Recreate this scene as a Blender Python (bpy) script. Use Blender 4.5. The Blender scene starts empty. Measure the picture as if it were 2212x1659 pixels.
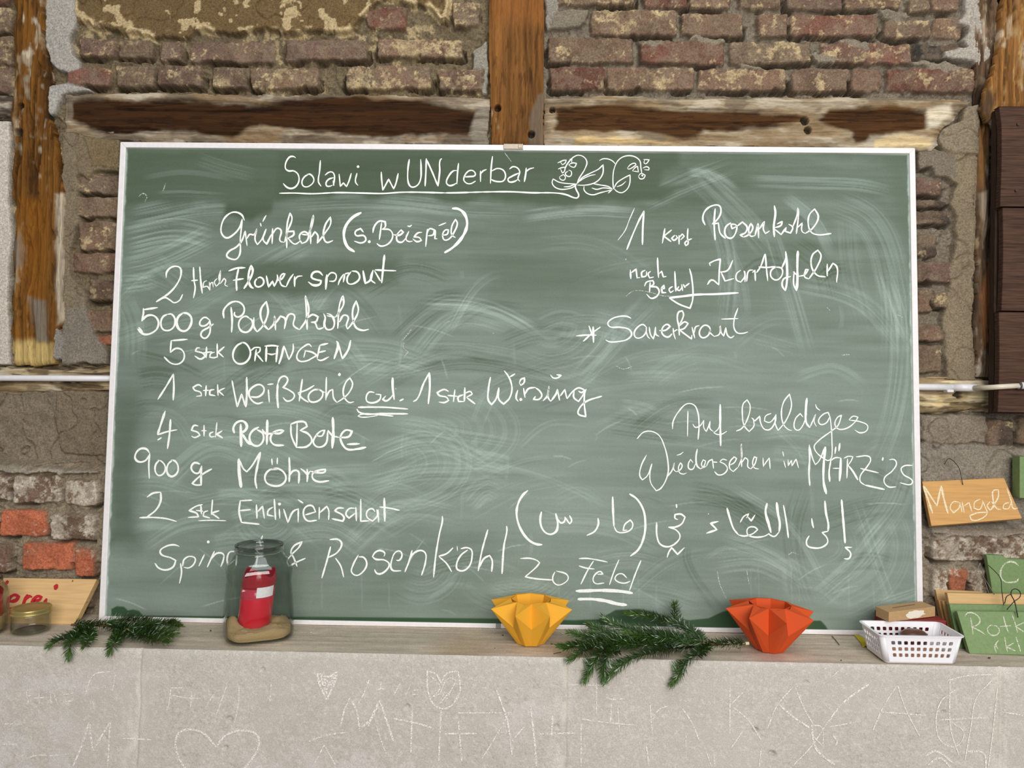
import bpy, math
import numpy as np
from mathutils import Vector, Matrix

# ------------------------------------------------------------------ camera, world, light, exposure
W, H, F = 2212.0, 1659.0, 1661.0
CAM = np.array([0.0368, -1.8641, 0.5868])
YAW, PITCH, ROLL = -0.0177, 0.0031, 0.0132
LEAN = 0.0566
_f = np.array([math.sin(YAW)*math.cos(PITCH), math.cos(YAW)*math.cos(PITCH), math.sin(PITCH)])
_r = np.array([math.cos(YAW), -math.sin(YAW), 0.0])
_u = np.cross(_r, _f)
RR = math.cos(ROLL)*_r + math.sin(ROLL)*_u
UU = -math.sin(ROLL)*_r + math.cos(ROLL)*_u
FF = _f
scene = bpy.context.scene
COL = scene.collection
cam_data = bpy.data.cameras.new('camera')
cam_data.sensor_width = 36.0
cam_data.lens = 36.0*F/W
cam_data.clip_start = 0.05
cam = bpy.data.objects.new('camera', cam_data)
COL.objects.link(cam)
cam.matrix_world = Matrix(((RR[0], UU[0], -FF[0], CAM[0]), (RR[1], UU[1], -FF[1], CAM[1]),
                           (RR[2], UU[2], -FF[2], CAM[2]), (0, 0, 0, 1)))
scene.camera = cam
scene.view_settings.view_transform = 'Standard'
scene.view_settings.look = 'None'
scene.view_settings.gamma = 1.0
scene.view_settings.exposure = 0.0
scene.view_settings.use_curve_mapping = False

world = bpy.data.worlds.new('overcast_daylight')
scene.world = world
world.use_nodes = True
nt = world.node_tree
bg = nt.nodes['Background']
bg.inputs['Color'].default_value = (0.80, 0.88, 1.0, 1)
bg.inputs['Strength'].default_value = 0.24


def area(name, loc, target, sx, sy, power, color):
    L = bpy.data.lights.new(name, 'AREA')
    L.shape = 'RECTANGLE'
    L.size, L.size_y = sx, sy
    L.energy = power
    L.color = color
    o = bpy.data.objects.new(name, L)
    COL.objects.link(o)
    o.location = loc
    o.rotation_euler = (Vector(target)-Vector(loc)).to_track_quat('-Z', 'Y').to_euler()
    return o


# daylight through the open barn doors behind the camera, and a soft light from above, out of view
area('barn_door_daylight', (0.9, -4.6, 1.75), (0.0, 0.0, 0.5), 3.4, 2.6, 226, (1.0, 0.975, 0.94))
area('overhead_daylight', (0.5, -1.9, 3.6), (0.0, 0.0, 0.5), 2.4, 1.4, 34, (0.96, 0.98, 1.0))


# ------------------------------------------------------------------ helpers
def ray(px, py):
    return FF + (px-W/2)/F*RR + (H/2-py)/F*UU


def on_y(px, py, y):
    d = ray(px, py)
    return CAM + d*((y-CAM[1])/d[1])


def on_z(px, py, z):
    d = ray(px, py)
    return CAM + d*((z-CAM[2])/d[2])


def on_plane(px, py, P, N):
    d = ray(px, py)
    return CAM + d*(np.dot(np.asarray(P)-CAM, N)/np.dot(d, N))


BN = np.array([0.0, -math.cos(LEAN), math.sin(LEAN)])        # board normal, toward the room
BUP = np.array([0.0, math.sin(LEAN), math.cos(LEAN)])


def srgb(h):
    h = h.lstrip('#')
    c = [int(h[i:i+2], 16)/255 for i in (0, 2, 4)]
    return np.array([x/12.92 if x <= 0.04045 else ((x+0.055)/1.055)**2.4 for x in c])


_rng = np.random.default_rng(7)
_T = _rng.random((256, 256))


def vnoise(x, y, seed=0):
    x = np.asarray(x, float)+seed*17.31
    y = np.asarray(y, float)+seed*9.77
    xi = np.floor(x).astype(int); yi = np.floor(y).astype(int)
    fx = x-xi; fy = y-yi
    fx = fx*fx*(3-2*fx); fy = fy*fy*(3-2*fy)
    a = _T[xi & 255, yi & 255]; b = _T[(xi+1) & 255, yi & 255]
    c = _T[xi & 255, (yi+1) & 255]; d = _T[(xi+1) & 255, (yi+1) & 255]
    return (a*(1-fx)+b*fx)*(1-fy)+(c*(1-fx)+d*fx)*fy


def fbm(x, y, octaves=4, seed=0, gain=0.5):
    s = 0; amp = 1; tot = 0
    for o in range(octaves):
        s = s+amp*vnoise(x*2**o, y*2**o, seed+o*3+1)
        tot += amp; amp *= gain
    return s/tot


def sstep(a, b, x):
    t = np.clip((x-a)/(b-a), 0, 1)
    return t*t*(3-2*t)


def sdf_poly(X, Z, pts):
    pts = np.asarray(pts, float)
    d2 = np.full(X.shape, 1e9)
    ins = np.zeros(X.shape, bool)
    n = len(pts)
    for i in range(n):
        ax, az = pts[i]; bx, bz = pts[(i+1) % n]
        ex, ez = bx-ax, bz-az
        t = np.clip(((X-ax)*ex+(Z-az)*ez)/(ex*ex+ez*ez+1e-12), 0, 1)
        d2 = np.minimum(d2, (X-ax-t*ex)**2+(Z-az-t*ez)**2)
        c = (az > Z) != (bz > Z)
        if abs(ez) > 1e-12:
            ins ^= c & (X < ax+(Z-az)*ex/ez)
    d = np.sqrt(d2)
    return np.where(ins, -d, d)


def parse(s):
    return [tuple(float(v) for v in p.split(',')) for p in s.split()]


# ------------------------------------------------------------------ object helpers
def tag(o, label, cat, group=None, kind=None):
    if label: o['label'] = label
    if cat: o['category'] = cat
    if group: o['group'] = group
    if kind: o['kind'] = kind
    return o


def empty(name, loc, label, cat, group=None):
    o = bpy.data.objects.new(name, None)
    o.empty_display_size = 0.05
    COL.objects.link(o)
    o.location = tuple(loc)
    return tag(o, label, cat, group)


def world_loc(o):
    v = Vector((0, 0, 0))
    while o is not None:
        v = v+o.location
        o = o.parent
    return v


def obj(name, V, faces, mat, parent=None, origin=None, smooth=False, colors=None):
    """link ONE mesh object; V are world coordinates"""
    V = np.asarray(V, float).reshape(-1, 3)
    if origin is None:
        origin = np.array(world_loc(parent)) if parent is not None else np.zeros(3)
    me = bpy.data.meshes.new(name)
    L = V-np.asarray(origin)
    if isinstance(faces, np.ndarray):
        nf, k = faces.shape
        me.vertices.add(len(L)); me.vertices.foreach_set('co', L.ravel())
        me.loops.add(nf*k); me.loops.foreach_set('vertex_index', faces.ravel().astype(np.int32))
        me.polygons.add(nf); me.polygons.foreach_set('loop_start', np.arange(0, nf*k, k, dtype=np.int32))
        me.update(calc_edges=True)
    else:
        me.from_pydata([tuple(p) for p in L], [], [tuple(f) for f in faces])
    if colors is not None:
        a = me.attributes.new('tint', 'FLOAT_COLOR', 'POINT')
        c4 = np.ones((len(L), 4)); c4[:, :3] = colors
        a.data.foreach_set('color', c4.ravel())
    if smooth:
        me.polygons.foreach_set('use_smooth', np.ones(len(me.polygons), bool))
    me.validate(); me.update()
    for m in (mat if isinstance(mat, (list, tuple)) else [mat]):
        me.materials.append(m)
    o = bpy.data.objects.new(name, me)
    COL.objects.link(o)
    if parent is not None:
        o.parent = parent
        o.location = tuple(np.asarray(origin)-np.array(world_loc(parent)))
    else:
        o.location = tuple(origin)
    return o


class MB:
    def __init__(self):
        self.v = []; self.f = []; self.c = []; self.mi = []

    def add(self, V, Fs, col=None):
        n = len(self.v)
        self.v.extend([tuple(p) for p in V])
        self.f.extend([tuple(i+n for i in f) for f in Fs])
        if col is not None: self.c.extend([tuple(col)]*len(V))

    def box(self, c0, c1):
        x0, y0, z0 = c0; x1, y1, z1 = c1
        self.add([(x0, y0, z0), (x1, y0, z0), (x1, y1, z0), (x0, y1, z0), (x0, y0, z1), (x1, y0, z1), (x1, y1, z1), (x0, y1, z1)],
                 [(0, 3, 2, 1), (4, 5, 6, 7), (0, 1, 5, 4), (1, 2, 6, 5), (2, 3, 7, 6), (3, 0, 4, 7)])

    def hexa(self, front, back):
        """front, back: four corners each, TL TR BR BL"""
        self.add(list(front)+list(back), [(0, 3, 2, 1), (4, 5, 6, 7), (0, 1, 5, 4), (1, 2, 6, 5), (2, 3, 7, 6), (3, 0, 4, 7)])

    def tube(self, pts, r, n=8, caps=True):
        pts = [np.asarray(p, float) for p in pts]
        rs = r if isinstance(r, (list, tuple, np.ndarray)) else [r]*len(pts)
        V = []; Fs = []
        ref = None
        for i, p in enumerate(pts):
            t = pts[min(i+1, len(pts)-1)]-pts[max(i-1, 0)]
            t = t/(np.linalg.norm(t)+1e-12)
            if ref is None:
                ref = np.array([0, 0, 1.0]) if abs(t[2]) < 0.9 else np.array([1.0, 0, 0])
            a = ref-t*np.dot(ref, t); a /= np.linalg.norm(a)+1e-12
            b = np.cross(t, a); ref = a
            for k in range(n):
                g = 2*math.pi*k/n
                V.append(p+rs[i]*(math.cos(g)*a+math.sin(g)*b))
        for i in range(len(pts)-1):
            for k in range(n):
                Fs.append((i*n+k, i*n+(k+1) % n, (i+1)*n+(k+1) % n, (i+1)*n+k))
        if caps:
            Fs.append(tuple(range(n))[::-1]); Fs.append(tuple((len(pts)-1)*n+k for k in range(n)))
        self.add(V, Fs)

    def build(self, name, mat, parent=None, origin=None, smooth=False, colors=False, bevel=0, seg=2, angle=30):
        o = obj(name, self.v, self.f, mat, parent, origin, smooth, np.array(self.c) if colors else None)
        if bevel:
            m = o.modifiers.new('bevel', 'BEVEL'); m.width = bevel; m.segments = seg
            m.limit_method = 'ANGLE'; m.angle_limit = math.radians(angle)
        return o


def catmull(pts, step=2.5, closed=False):
    """smooth curve in pixel space; sharp turns stay sharp"""
    pts = [np.array(p, float) for p in pts]
    if len(pts) < 3: 
        out = []
        for a, b in zip(pts[:-1], pts[1:]):
            n = max(2, int(np.linalg.norm(b-a)/step))
            out += [a+(b-a)*k/n for k in range(n)]
        return np.array(out+[pts[-1]])
    n = len(pts)
    tang = []
    for i in range(n):
        if i == 0: t = pts[1]-pts[0]; tang.append((t, t)); continue
        if i == n-1: t = pts[-1]-pts[-2]; tang.append((t, t)); continue
        a = pts[i]-pts[i-1]; b = pts[i+1]-pts[i]
        la, lb = np.linalg.norm(a)+1e-9, np.linalg.norm(b)+1e-9
        if np.dot(a, b)/(la*lb) < 0.15:
            tang.append((a, b))
        else:
            d = a/la+b/lb; d /= np.linalg.norm(d)
            tang.append((d*la, d*lb))
    out = []
    for i in range(n-1):
        p0, p1 = pts[i], pts[i+1]
        m0, m1 = tang[i][1], tang[i+1][0]
        k = max(2, int(np.linalg.norm(p1-p0)/step))
        for j in range(k):
            t = j/k
            out.append((2*t**3-3*t*t+1)*p0+(t**3-2*t*t+t)*m0+(-2*t**3+3*t*t)*p1+(t**3-t*t)*m1)
    out.append(pts[-1])
    return np.array(out)


# ------------------------------------------------------------------ materials
def new_mat(name):
    m = bpy.data.materials.new(name); m.use_nodes = True
    return m, m.node_tree, m.node_tree.nodes['Principled BSDF']


def node(nt, kind, **kw):
    n = nt.nodes.new(kind)
    for k, v in kw.items():
        if k in n.inputs: n.inputs[k].default_value = v
        else: setattr(n, k, v)
    return n


def speckle(nt, src_socket, scale, amount, detail=4.0, stretch=None):
    """multiply a colour by fine noise of mean 1"""
    tc = node(nt, 'ShaderNodeTexCoord')
    no = node(nt, 'ShaderNodeTexNoise', Scale=scale, Detail=detail, Roughness=0.6)
    if stretch is not None:
        mp = node(nt, 'ShaderNodeMapping'); mp.inputs['Scale'].default_value = stretch
        nt.links.new(tc.outputs['Object'], mp.inputs['Vector']); nt.links.new(mp.outputs['Vector'], no.inputs['Vector'])
    else:
        nt.links.new(tc.outputs['Object'], no.inputs['Vector'])
    mr = node(nt, 'ShaderNodeMapRange'); mr.inputs['From Min'].default_value = 0.3; mr.inputs['From Max'].default_value = 0.7
    mr.inputs['To Min'].default_value = 1-amount; mr.inputs['To Max'].default_value = 1+amount
    nt.links.new(no.outputs['Fac'], mr.inputs['Value'])
    mx = node(nt, 'ShaderNodeMix', data_type='RGBA', blend_type='MULTIPLY'); mx.inputs[0].default_value = 1
    nt.links.new(src_socket, mx.inputs[6]); nt.links.new(mr.outputs['Result'], mx.inputs[7])
    return mx.outputs[2], no.outputs['Fac']


def mat_tint(name, rough=0.9, scale=300, amount=0.2, bump=0.4, dist=0.002, stretch=None, spec=0.3, fine=0):
    """surface coloured by the mesh's own procedural 'tint' attribute plus fine noise"""
    m, nt, b = new_mat(name)
    at = node(nt, 'ShaderNodeAttribute', attribute_name='tint')
    c, fac = speckle(nt, at.outputs['Color'], scale, amount, stretch=stretch)
    if fine: c, fac = speckle(nt, c, fine, amount*.7, stretch=stretch)
    nt.links.new(c, b.inputs['Base Color'])
    b.inputs['Roughness'].default_value = rough
    b.inputs['Specular IOR Level'].default_value = spec
    if bump:
        bp = node(nt, 'ShaderNodeBump', Strength=bump, Distance=dist)
        nt.links.new(fac, bp.inputs['Height']); nt.links.new(bp.outputs['Normal'], b.inputs['Normal'])
    return m


def mat_plain(name, color, rough=0.6, scale=200, amount=0.08, bump=0.0, dist=0.001, metallic=0.0, spec=0.5, stretch=None):
    m, nt, b = new_mat(name)
    rgb = node(nt, 'ShaderNodeRGB'); rgb.outputs[0].default_value = (*srgb(color), 1)
    c, fac = speckle(nt, rgb.outputs[0], scale, amount, stretch=stretch)
    nt.links.new(c, b.inputs['Base Color'])
    b.inputs['Roughness'].default_value = rough
    b.inputs['Metallic'].default_value = metallic
    b.inputs['Specular IOR Level'].default_value = spec
    if bump:
        bp = node(nt, 'ShaderNodeBump', Strength=bump, Distance=dist)
        nt.links.new(fac, bp.inputs['Height']); nt.links.new(bp.outputs['Normal'], b.inputs['Normal'])
    return m


def mat_chalk(name, color, cover=0.34, scale=500):
    """chalk: grainy, with gaps where the ground shows through"""
    m, nt, b = new_mat(name)
    b.inputs['Base Color'].default_value = (*srgb(color), 1)
    b.inputs['Roughness'].default_value = 1.0
    b.inputs['Specular IOR Level'].default_value = 0.1
    tc = node(nt, 'ShaderNodeTexCoord')
    no = node(nt, 'ShaderNodeTexNoise', Scale=scale, Detail=3.0, Roughness=0.7)
    nt.links.new(tc.outputs['Object'], no.inputs['Vector'])
    mr = node(nt, 'ShaderNodeMapRange')
    mr.inputs['From Min'].default_value = cover; mr.inputs['From Max'].default_value = cover+0.14
    nt.links.new(no.outputs['Fac'], mr.inputs['Value'])
    nt.links.new(mr.outputs['Result'], b.inputs['Alpha'])
    return m


def mat_thin_glass(name, tint):
    """thin clear jar glass: see-through with a Fresnel sheen, darker where one looks along the wall"""
    m, nt, b = new_mat(name)
    nt.nodes.remove(b)
    out = nt.nodes['Material Output']
    lw = node(nt, 'ShaderNodeLayerWeight', Blend=0.35)
    ramp = node(nt, 'ShaderNodeMix', data_type='RGBA')
    ramp.inputs[6].default_value = (*tint, 1)
    ramp.inputs[7].default_value = (tint[0]*.78, tint[1]*.81, tint[2]*.78, 1)
    nt.links.new(lw.outputs['Facing'], ramp.inputs[0])
    tr = node(nt, 'ShaderNodeBsdfTransparent')
    nt.links.new(ramp.outputs[2], tr.inputs['Color'])
    gl = node(nt, 'ShaderNodeBsdfGlossy'); gl.inputs['Roughness'].default_value = 0.02
    pw = node(nt, 'ShaderNodeMath', operation='POWER'); pw.inputs[1].default_value = 5.0
    lf = node(nt, 'ShaderNodeLayerWeight', Blend=0.5)
    nt.links.new(lf.outputs['Facing'], pw.inputs[0])
    fr = node(nt, 'ShaderNodeMath', operation='MULTIPLY_ADD'); fr.inputs[1].default_value = 0.85; fr.inputs[2].default_value = 0.04
    nt.links.new(pw.outputs[0], fr.inputs[0])
    mx = node(nt, 'ShaderNodeMixShader')
    nt.links.new(fr.outputs[0], mx.inputs[0]); nt.links.new(tr.outputs[0], mx.inputs[1]); nt.links.new(gl.outputs[0], mx.inputs[2])
    nt.links.new(mx.outputs[0], out.inputs['Surface'])
    return m


def mat_glass(name, color, rough=0.0):
    m, nt, b = new_mat(name)
    b.inputs['Base Color'].default_value = (*color, 1)
    b.inputs['Transmission Weight'].default_value = 1.0
    b.inputs['Roughness'].default_value = rough
    b.inputs['IOR'].default_value = 1.5
    return m


def mat_translucent(name, color, rough=0.4, trans=0.35, coat=0.0):
    m, nt, b = new_mat(name)
    out = nt.nodes['Material Output']
    b.inputs['Base Color'].default_value = (*srgb(color), 1)
    b.inputs['Roughness'].default_value = rough
    b.inputs['Coat Weight'].default_value = coat
    t = node(nt, 'ShaderNodeBsdfTranslucent'); t.inputs['Color'].default_value = (*srgb(color), 1)
    mx = node(nt, 'ShaderNodeMixShader'); mx.inputs[0].default_value = trans
    nt.links.new(b.outputs[0], mx.inputs[1]); nt.links.new(t.outputs[0], mx.inputs[2])
    nt.links.new(mx.outputs[0], out.inputs['Surface'])
    return m


# ------------------------------------------------------------------ chalk strokes
def ribbons(name, text, x0, y0, s, width, place, normal, mat, parent, label=None, lift=0.0004, seed=1, near=11):
    """text: strokes 'x,y x,y ...' separated by ';', a prefix 'w7:' sets a width (photo pixels), 'd:' a dot.
    place(px, py) lays a pixel on the written surface"""
    rng = np.random.default_rng(seed)
    normal = np.asarray(normal, float)
    k = 0
    pieces = []
    for st in text.split(';'):
        st = st.strip()
        if not st: continue
        w = width; dot = False
        while ':' in st:
            pre, st = st.split(':', 1)
            if pre.strip().startswith('w'): w = float(pre.strip()[1:])
            else: dot = True; 
        P = [(x0+a*s, y0+b*s) for a, b in parse(st)]
        k += 1
        off = normal*(lift+0.00002*k)
        if dot or len(P) == 1:
            c = P[0]; ring = []
            for j in range(10):
                g = 2*math.pi*j/10; rr = w*0.62*(1+0.25*rng.random())
                ring.append(place(c[0]+rr*math.cos(g), c[1]-rr*math.sin(g))+off)
            pieces.append((ring, [tuple(range(10))[::-1]], (c[0]-w, c[1]-w, c[0]+w, c[1]+w)))
            continue
        C = catmull(P)
        if len(C) < 2: continue
        T = np.gradient(C, axis=0); T /= np.linalg.norm(T, axis=1, keepdims=True)+1e-9
        N = np.stack([-T[:, 1], T[:, 0]], 1)
        ph = rng.random()*50
        ww = w*0.80*(0.72+0.48*vnoise(np.arange(len(C))*0.22+ph, np.zeros(len(C))+k*3.1, seed))
        e = min(3, len(C)//2)
        for j in range(e):
            q = (j+0.6)/(e+0.4); ww[j] *= q**0.5; ww[-1-j] *= q**0.5
        V = []
        for c, n, q in zip(C, N, ww):
            V.append(place(*(c+n*q/2))+off); V.append(place(*(c-n*q/2))+off)
        lo, hi = C.min(0), C.max(0)
        pieces.append((V, [(2*j, 2*j+1, 2*j+3, 2*j+2) for j in range(len(C)-1)], (lo[0], lo[1], hi[0], hi[1])))
    # strokes that lie close together are one word; each word is a mesh of its own
    grp = list(range(len(pieces)))
    def root_of(i):
        while grp[i] != i: i = grp[i]
        return i
    for i in range(len(pieces)):
        for j in range(i):
            a, b = pieces[i][2], pieces[j][2]
            if a[0] < b[2]+near and b[0] < a[2]+near and a[1] < b[3]+near and b[1] < a[3]+near:
                grp[root_of(i)] = root_of(j)
    done = {}
    for i, (V, Fs, _) in enumerate(pieces):
        done.setdefault(root_of(i), MB()).add(V, Fs)
    out = [mb.build(name, mat, parent) for mb in done.values()]
    if label and len(out) == 1: out[0]['label'] = label
    return out

# ------------------------------------------------------------------ wall_back: old brick infill between timbers
Y0 = 0.106                                                  # mortar plane; bricks stand a centimetre out of it
LY = 0.096                                                  # plane on which the photo's layout is measured
STEP = 0.0023
gx = np.arange(-1.95, 2.0, STEP); gz = np.arange(-0.005, 1.98, STEP)
X, Z = np.meshgrid(gx, gz)                                  # rows: z
NX = fbm(X*38, Z*38, 4, 3)-0.5
NZ = fbm(X*38, Z*38, 4, 11)-0.5
NF = fbm(X*150, Z*150, 3, 21)-0.5
NB = fbm(X*9, Z*9, 4, 31)
NL = fbm(X*55, Z*55, 5, 41, 0.62)
NS = fbm(X*110, Z*110, 4, 51, 0.6)
WX = X+NX*0.010; WZ = Z+NZ*0.010
TONE = {k: srgb(v) for k, v in dict(
    purple='#6f5a4d', brown='#745f4d', red='#714f42', dull='#72614f', dark='#50443b', black='#35312d', orange='#b0664a',
    orange2='#9a664e', cream='#b8a47c', mortar='#7a7061', mortar_up='#72654f', grey='#857c6e', rose='#78604f').items()}
CREAM = srgb('#bda880'); WHITE = srgb('#c6bca9')
lower = sstep(0.24, 0.20, Z+NX*0.03)*(X > 0)+sstep(0.40, 0.36, Z+NX*0.03)*(X < 0)
Hh = NF*0.012+NX*0.018+(NS-.5)*0.008-0.003
mort = np.where((X < 0)[..., None], TONE['mortar_up'], TONE['mortar'])
Cc = mort*(0.62+0.72*NL)[..., None]
lowm = (lower*.55)[..., None]; Cc = Cc*(1-lowm)+srgb('#9a8d79')*(0.6+0.75*NL)[..., None]*lowm
cm = 0.6*sstep(0.55, 0.62, NB)*sstep(0.52, 0.60, NL)*(X < 0.05)*(Z > 0.9)
Cc = Cc*(1-cm[..., None])+CREAM*(0.85+0.3*NS)[..., None]*cm[..., None]
brng = np.random.default_rng(5)


def window(x0, x1, z0, z1, pad=0.03):
    i0 = max(0, np.searchsorted(gx, x0-pad)); i1 = np.searchsorted(gx, x1+pad)
    j0 = max(0, np.searchsorted(gz, z0-pad)); j1 = np.searchsorted(gz, z1+pad)
    return (slice(j0, j1), slice(i0, i1))


def wall_px(px, py):
    p = on_y(px, py, LY)
    return p[0], p[2]


def brick(x0, y0, x1, y1, tone='purple', lime=0.25, out=None, white=False):
    a = wall_px(x0, y0); b = wall_px(x1, y0); c = wall_px(x1, y1); d = wall_px(x0, y1)
    xa, xb = (a[0]+d[0])/2, (b[0]+c[0])/2; za, zb = (c[1]+d[1])/2, (a[1]+b[1])/2
    s = window(xa, xb, za, zb)
    if X[s].size == 0: return
    seed = brng.integers(0, 60)
    cx, cz = (xa+xb)/2, (za+zb)/2
    ang = brng.normal(0, 0.008)
    dx = (WX[s]-cx)+ang*(WZ[s]-cz); dz = (WZ[s]-cz)-ang*(WX[s]-cx)
    rr = 0.007
    qx = np.abs(dx)-(xb-xa)/2+rr; qz = np.abs(dz)-(zb-za)/2+rr
    dd = np.minimum(np.maximum(qx, qz), 0)+np.hypot(np.maximum(qx, 0), np.maximum(qz, 0))-rr
    chip = (fbm(X[s]*30, Z[s]*30, 3, seed)-0.5)
    dd = dd+np.clip(chip-0.12, 0, 1)*0.03
    m = sstep(0.003, -0.004, dd)
    h = (brng.uniform(0.009, 0.017) if out is None else out)
    tilt = brng.normal(0, 0.03)*(X[s]-cx)+brng.normal(0, 0.05)*(Z[s]-cz)
    face = h+tilt+NF[s]*0.005+(fbm(X[s]*24, Z[s]*24, 3, seed+3)-0.5)*0.008
    gap = sstep(0.011, 0.004, dd)*sstep(0.0, 0.0025, dd)*(dz < 0)*sstep(0.42, 0.6, fbm(X[s]*16, Z[s]*3, 2, seed+9))
    Hh[s] = Hh[s]*(1-m)+face*m-gap*0.034
    var = 0.62+0.72*fbm(X[s]*22, Z[s]*22, 4, seed+5)
    col = TONE[tone]*brng.uniform(0.9, 1.12)*var[..., None]
    second = sstep(0.5, 0.62, fbm(X[s]*14, Z[s]*14, 3, seed+14))*0.65
    alt = TONE[['purple', 'brown', 'dull', 'rose'][seed % 4]] if not tone.startswith('orange') else TONE['orange2']
    col = col*(1-second[..., None])+alt*var[..., None]*second[..., None]
    film = sstep(.42, .62, fbm(X[s]*40, Z[s]*40, 4, seed+21))*.42*(not tone.startswith('orange'))
    col = col*(1-film[..., None])+srgb('#857461')*(.8+.4*NL[s])[..., None]*film[..., None]
    lime = lime*1.32 if white else lime
    lm = sstep(0.64-lime*0.22, 0.70-lime*0.20, 0.62*fbm(X[s]*75, Z[s]*75, 5, seed+7, 0.72)+0.38*fbm(X[s]*19, Z[s]*19, 3, seed+8))*(.55+.45*sstep(.4, .6, NL[s]))
    lc = (WHITE if white else CREAM)
    col = col*(1-0.85*lm[..., None])+lc*(0.8+0.3*NL[s])[..., None]*0.85*lm[..., None]
    Hh[s] += lm*m*0.0012
    Cc[s] = Cc[s]*(1-m[..., None])+col*m[..., None]


def patch(poly, color, out, warp=1.0, edge=0.0, rough=0.004, soft=0.004, crack=0.0, lump=0.0, grain=1.0):
    P = [wall_px(*p) for p in parse(poly)]
    xs = [p[0] for p in P]; zs = [p[1] for p in P]
    s = window(min(xs), max(xs), min(zs), max(zs), 0.035)
    d = sdf_poly(X[s]+NX[s]*0.022*warp, Z[s]+NZ[s]*0.022*warp, P)
    m = sstep(soft*0.5, -soft, d)
    face = out+NF[s]*rough*0.6+(NB[s]-0.5)*0.012+lump*(fbm(X[s]*30, Z[s]*30, 3, 77)-0.5)
    if crack:
        r = np.abs(fbm(X[s]*11, Z[s]*11, 3, 61)-0.5)
        face = face-crack*sstep(0.014, 0.004, r)*m
    Hh[s] = Hh[s]*(1-m)+face*m
    col = srgb(color)*(0.70+0.56*(0.5*NB[s]+0.5*NL[s])*grain+0.18*(1-grain))[..., None]
    Cc[s] = Cc[s]*(1-m[..., None])+col*m[..., None]
    if edge:
        e = sstep(0.013, 0.005, np.abs(d+0.003))*sstep(0.52-0.06*edge, 0.56, fbm(X[s]*26, Z[s]*26, 4, 91))
        inner = sstep(0.66, 0.68, fbm(X[s]*34, Z[s]*34, 4, 95))*(d < 0)*edge*0.8
        e = np.maximum(e, inner)
        Cc[s] = Cc[s]*(1-e[..., None])+CREAM*(0.9+0.25*NS[s])[..., None]*e[..., None]
        Hh[s] += e*0.002


# bricks beyond the frame, in running bond
for j in range(-5, 22):
    yy = -190+j*62
    for i in range(-2, 18):
        xx = -655+i*205+(j % 2)*98
        if xx+190 < 30 or xx > 2190 or yy+54 < -28:
            brick(xx, yy, xx+188, yy+54, 'purple' if (i*7+j*3) % 3 else 'brown', brng.uniform(0.1, 0.4))
# stepped plinth: the lower wall stands further into the room
for args in [
    # left panel, courses under the clay render
    (170, 82, 252, 124, 'purple', .2), (254, 82, 330, 124, 'dull', .4), (346, 88, 392, 132, 'purple', .35), (412, 90, 596, 138, 'purple', .25),
    (615, 86, 795, 132, 'purple', .3), (815, 85, 1000, 125, 'rose', .6), (790, 14, 878, 62, 'red', .2), (978, 4, 1040, 58, 'brown', .7),
    (146, 145, 238, 188, 'red', .25), (250, 143, 336, 187, 'dull', .4), (340, 140, 436, 187, 'purple', .45), (458, 145, 534, 192, 'dull', .4),
    (540, 145, 690, 192, 'brown', .45), (745, 142, 932, 195, 'dull', .7), (945, 150, 1042, 197, 'rose', .5),
    # right panel
    (1196, -36, 1373, 14, 'brown', .35), (1392, -36, 1484, 18, 'red', .15), (1487, -36, 1578, 20, 'rose', .3), (1596, -36, 1690, 18, 'brown', .3),
    (1698, -36, 1820, 24, 'purple', .15), (1828, -36, 1945, 20, 'brown', .4), (2012, -30, 2072, 25, 'rose', .2), (1956, 0, 2006, 28, 'dull', .3),
    (1275, 22, 1461, 78, 'brown', .35), (1470, 28, 1605, 80, 'brown', .15), (1634, 30, 1703, 80, 'rose', .35), (1708, 30, 1895, 79, 'red', .35),
    (1910, 42, 2012, 84, 'brown', .35), (2014, 38, 2078, 83, 'rose', .2),
    (1184, 80, 1368, 137, 'brown', .4), (1380, 88, 1565, 141, 'red', .3), (1576, 90, 1751, 139, 'dull', .65), (1775, 90, 1968, 138, 'red', .7),
    (1972, 94, 2072, 131, 'black', .1),
    (1188, 143, 1310, 196, 'red', .25), (1310, 146, 1500, 196, 'brown', .5), (1508, 148, 1700, 196, 'rose', .6), (1710, 148, 1835, 200, 'brown', .25),
    (1838, 148, 1906, 200, 'rose', .2), (1912, 150, 2104, 201, 'red', .3),
    # left strip beside the board
    (170, 376, 256, 418, 'dull', .15), (166, 424, 256, 470, 'dull', .1), (172, 478, 256, 543, 'rose', .75), (157, 544, 252, 591, 'red', .1),
    (192, 604, 252, 650, 'dark', .15), (184, 668, 248, 718, 'rose', .1), (202, 722, 246, 744, 'orange2', .1), (158, 752, 216, 780, 'dull', .1),
    # right strip beside the board
    (1976, 322, 2006, 364, 'dark', .1), (1976, 384, 2034, 424, 'purple', .15), (1976, 432, 2050, 448, 'dark', .1), (1976, 454, 2050, 486, 'dark', .15),
    (1976, 508, 2026, 556, 'dark', .1), (1976, 564, 2052, 612, 'purple', .15), (1976, 626, 2014, 676, 'rose', .2), (2016, 628, 2048, 668, 'dull', .3),
    (1976, 700, 2036, 738, 'rose', .1), (1976, 744, 2034, 806, 'dull', .1),
    # far left
    (-80, 14, 27, 70, 'dull', .3), (-90, 76, 27, 138, 'brown', .35), (-70, 143, 27, 200, 'purple', .2), (-90, -40, 27, 10, 'red', .2),
]:
    brick(*args)
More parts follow.
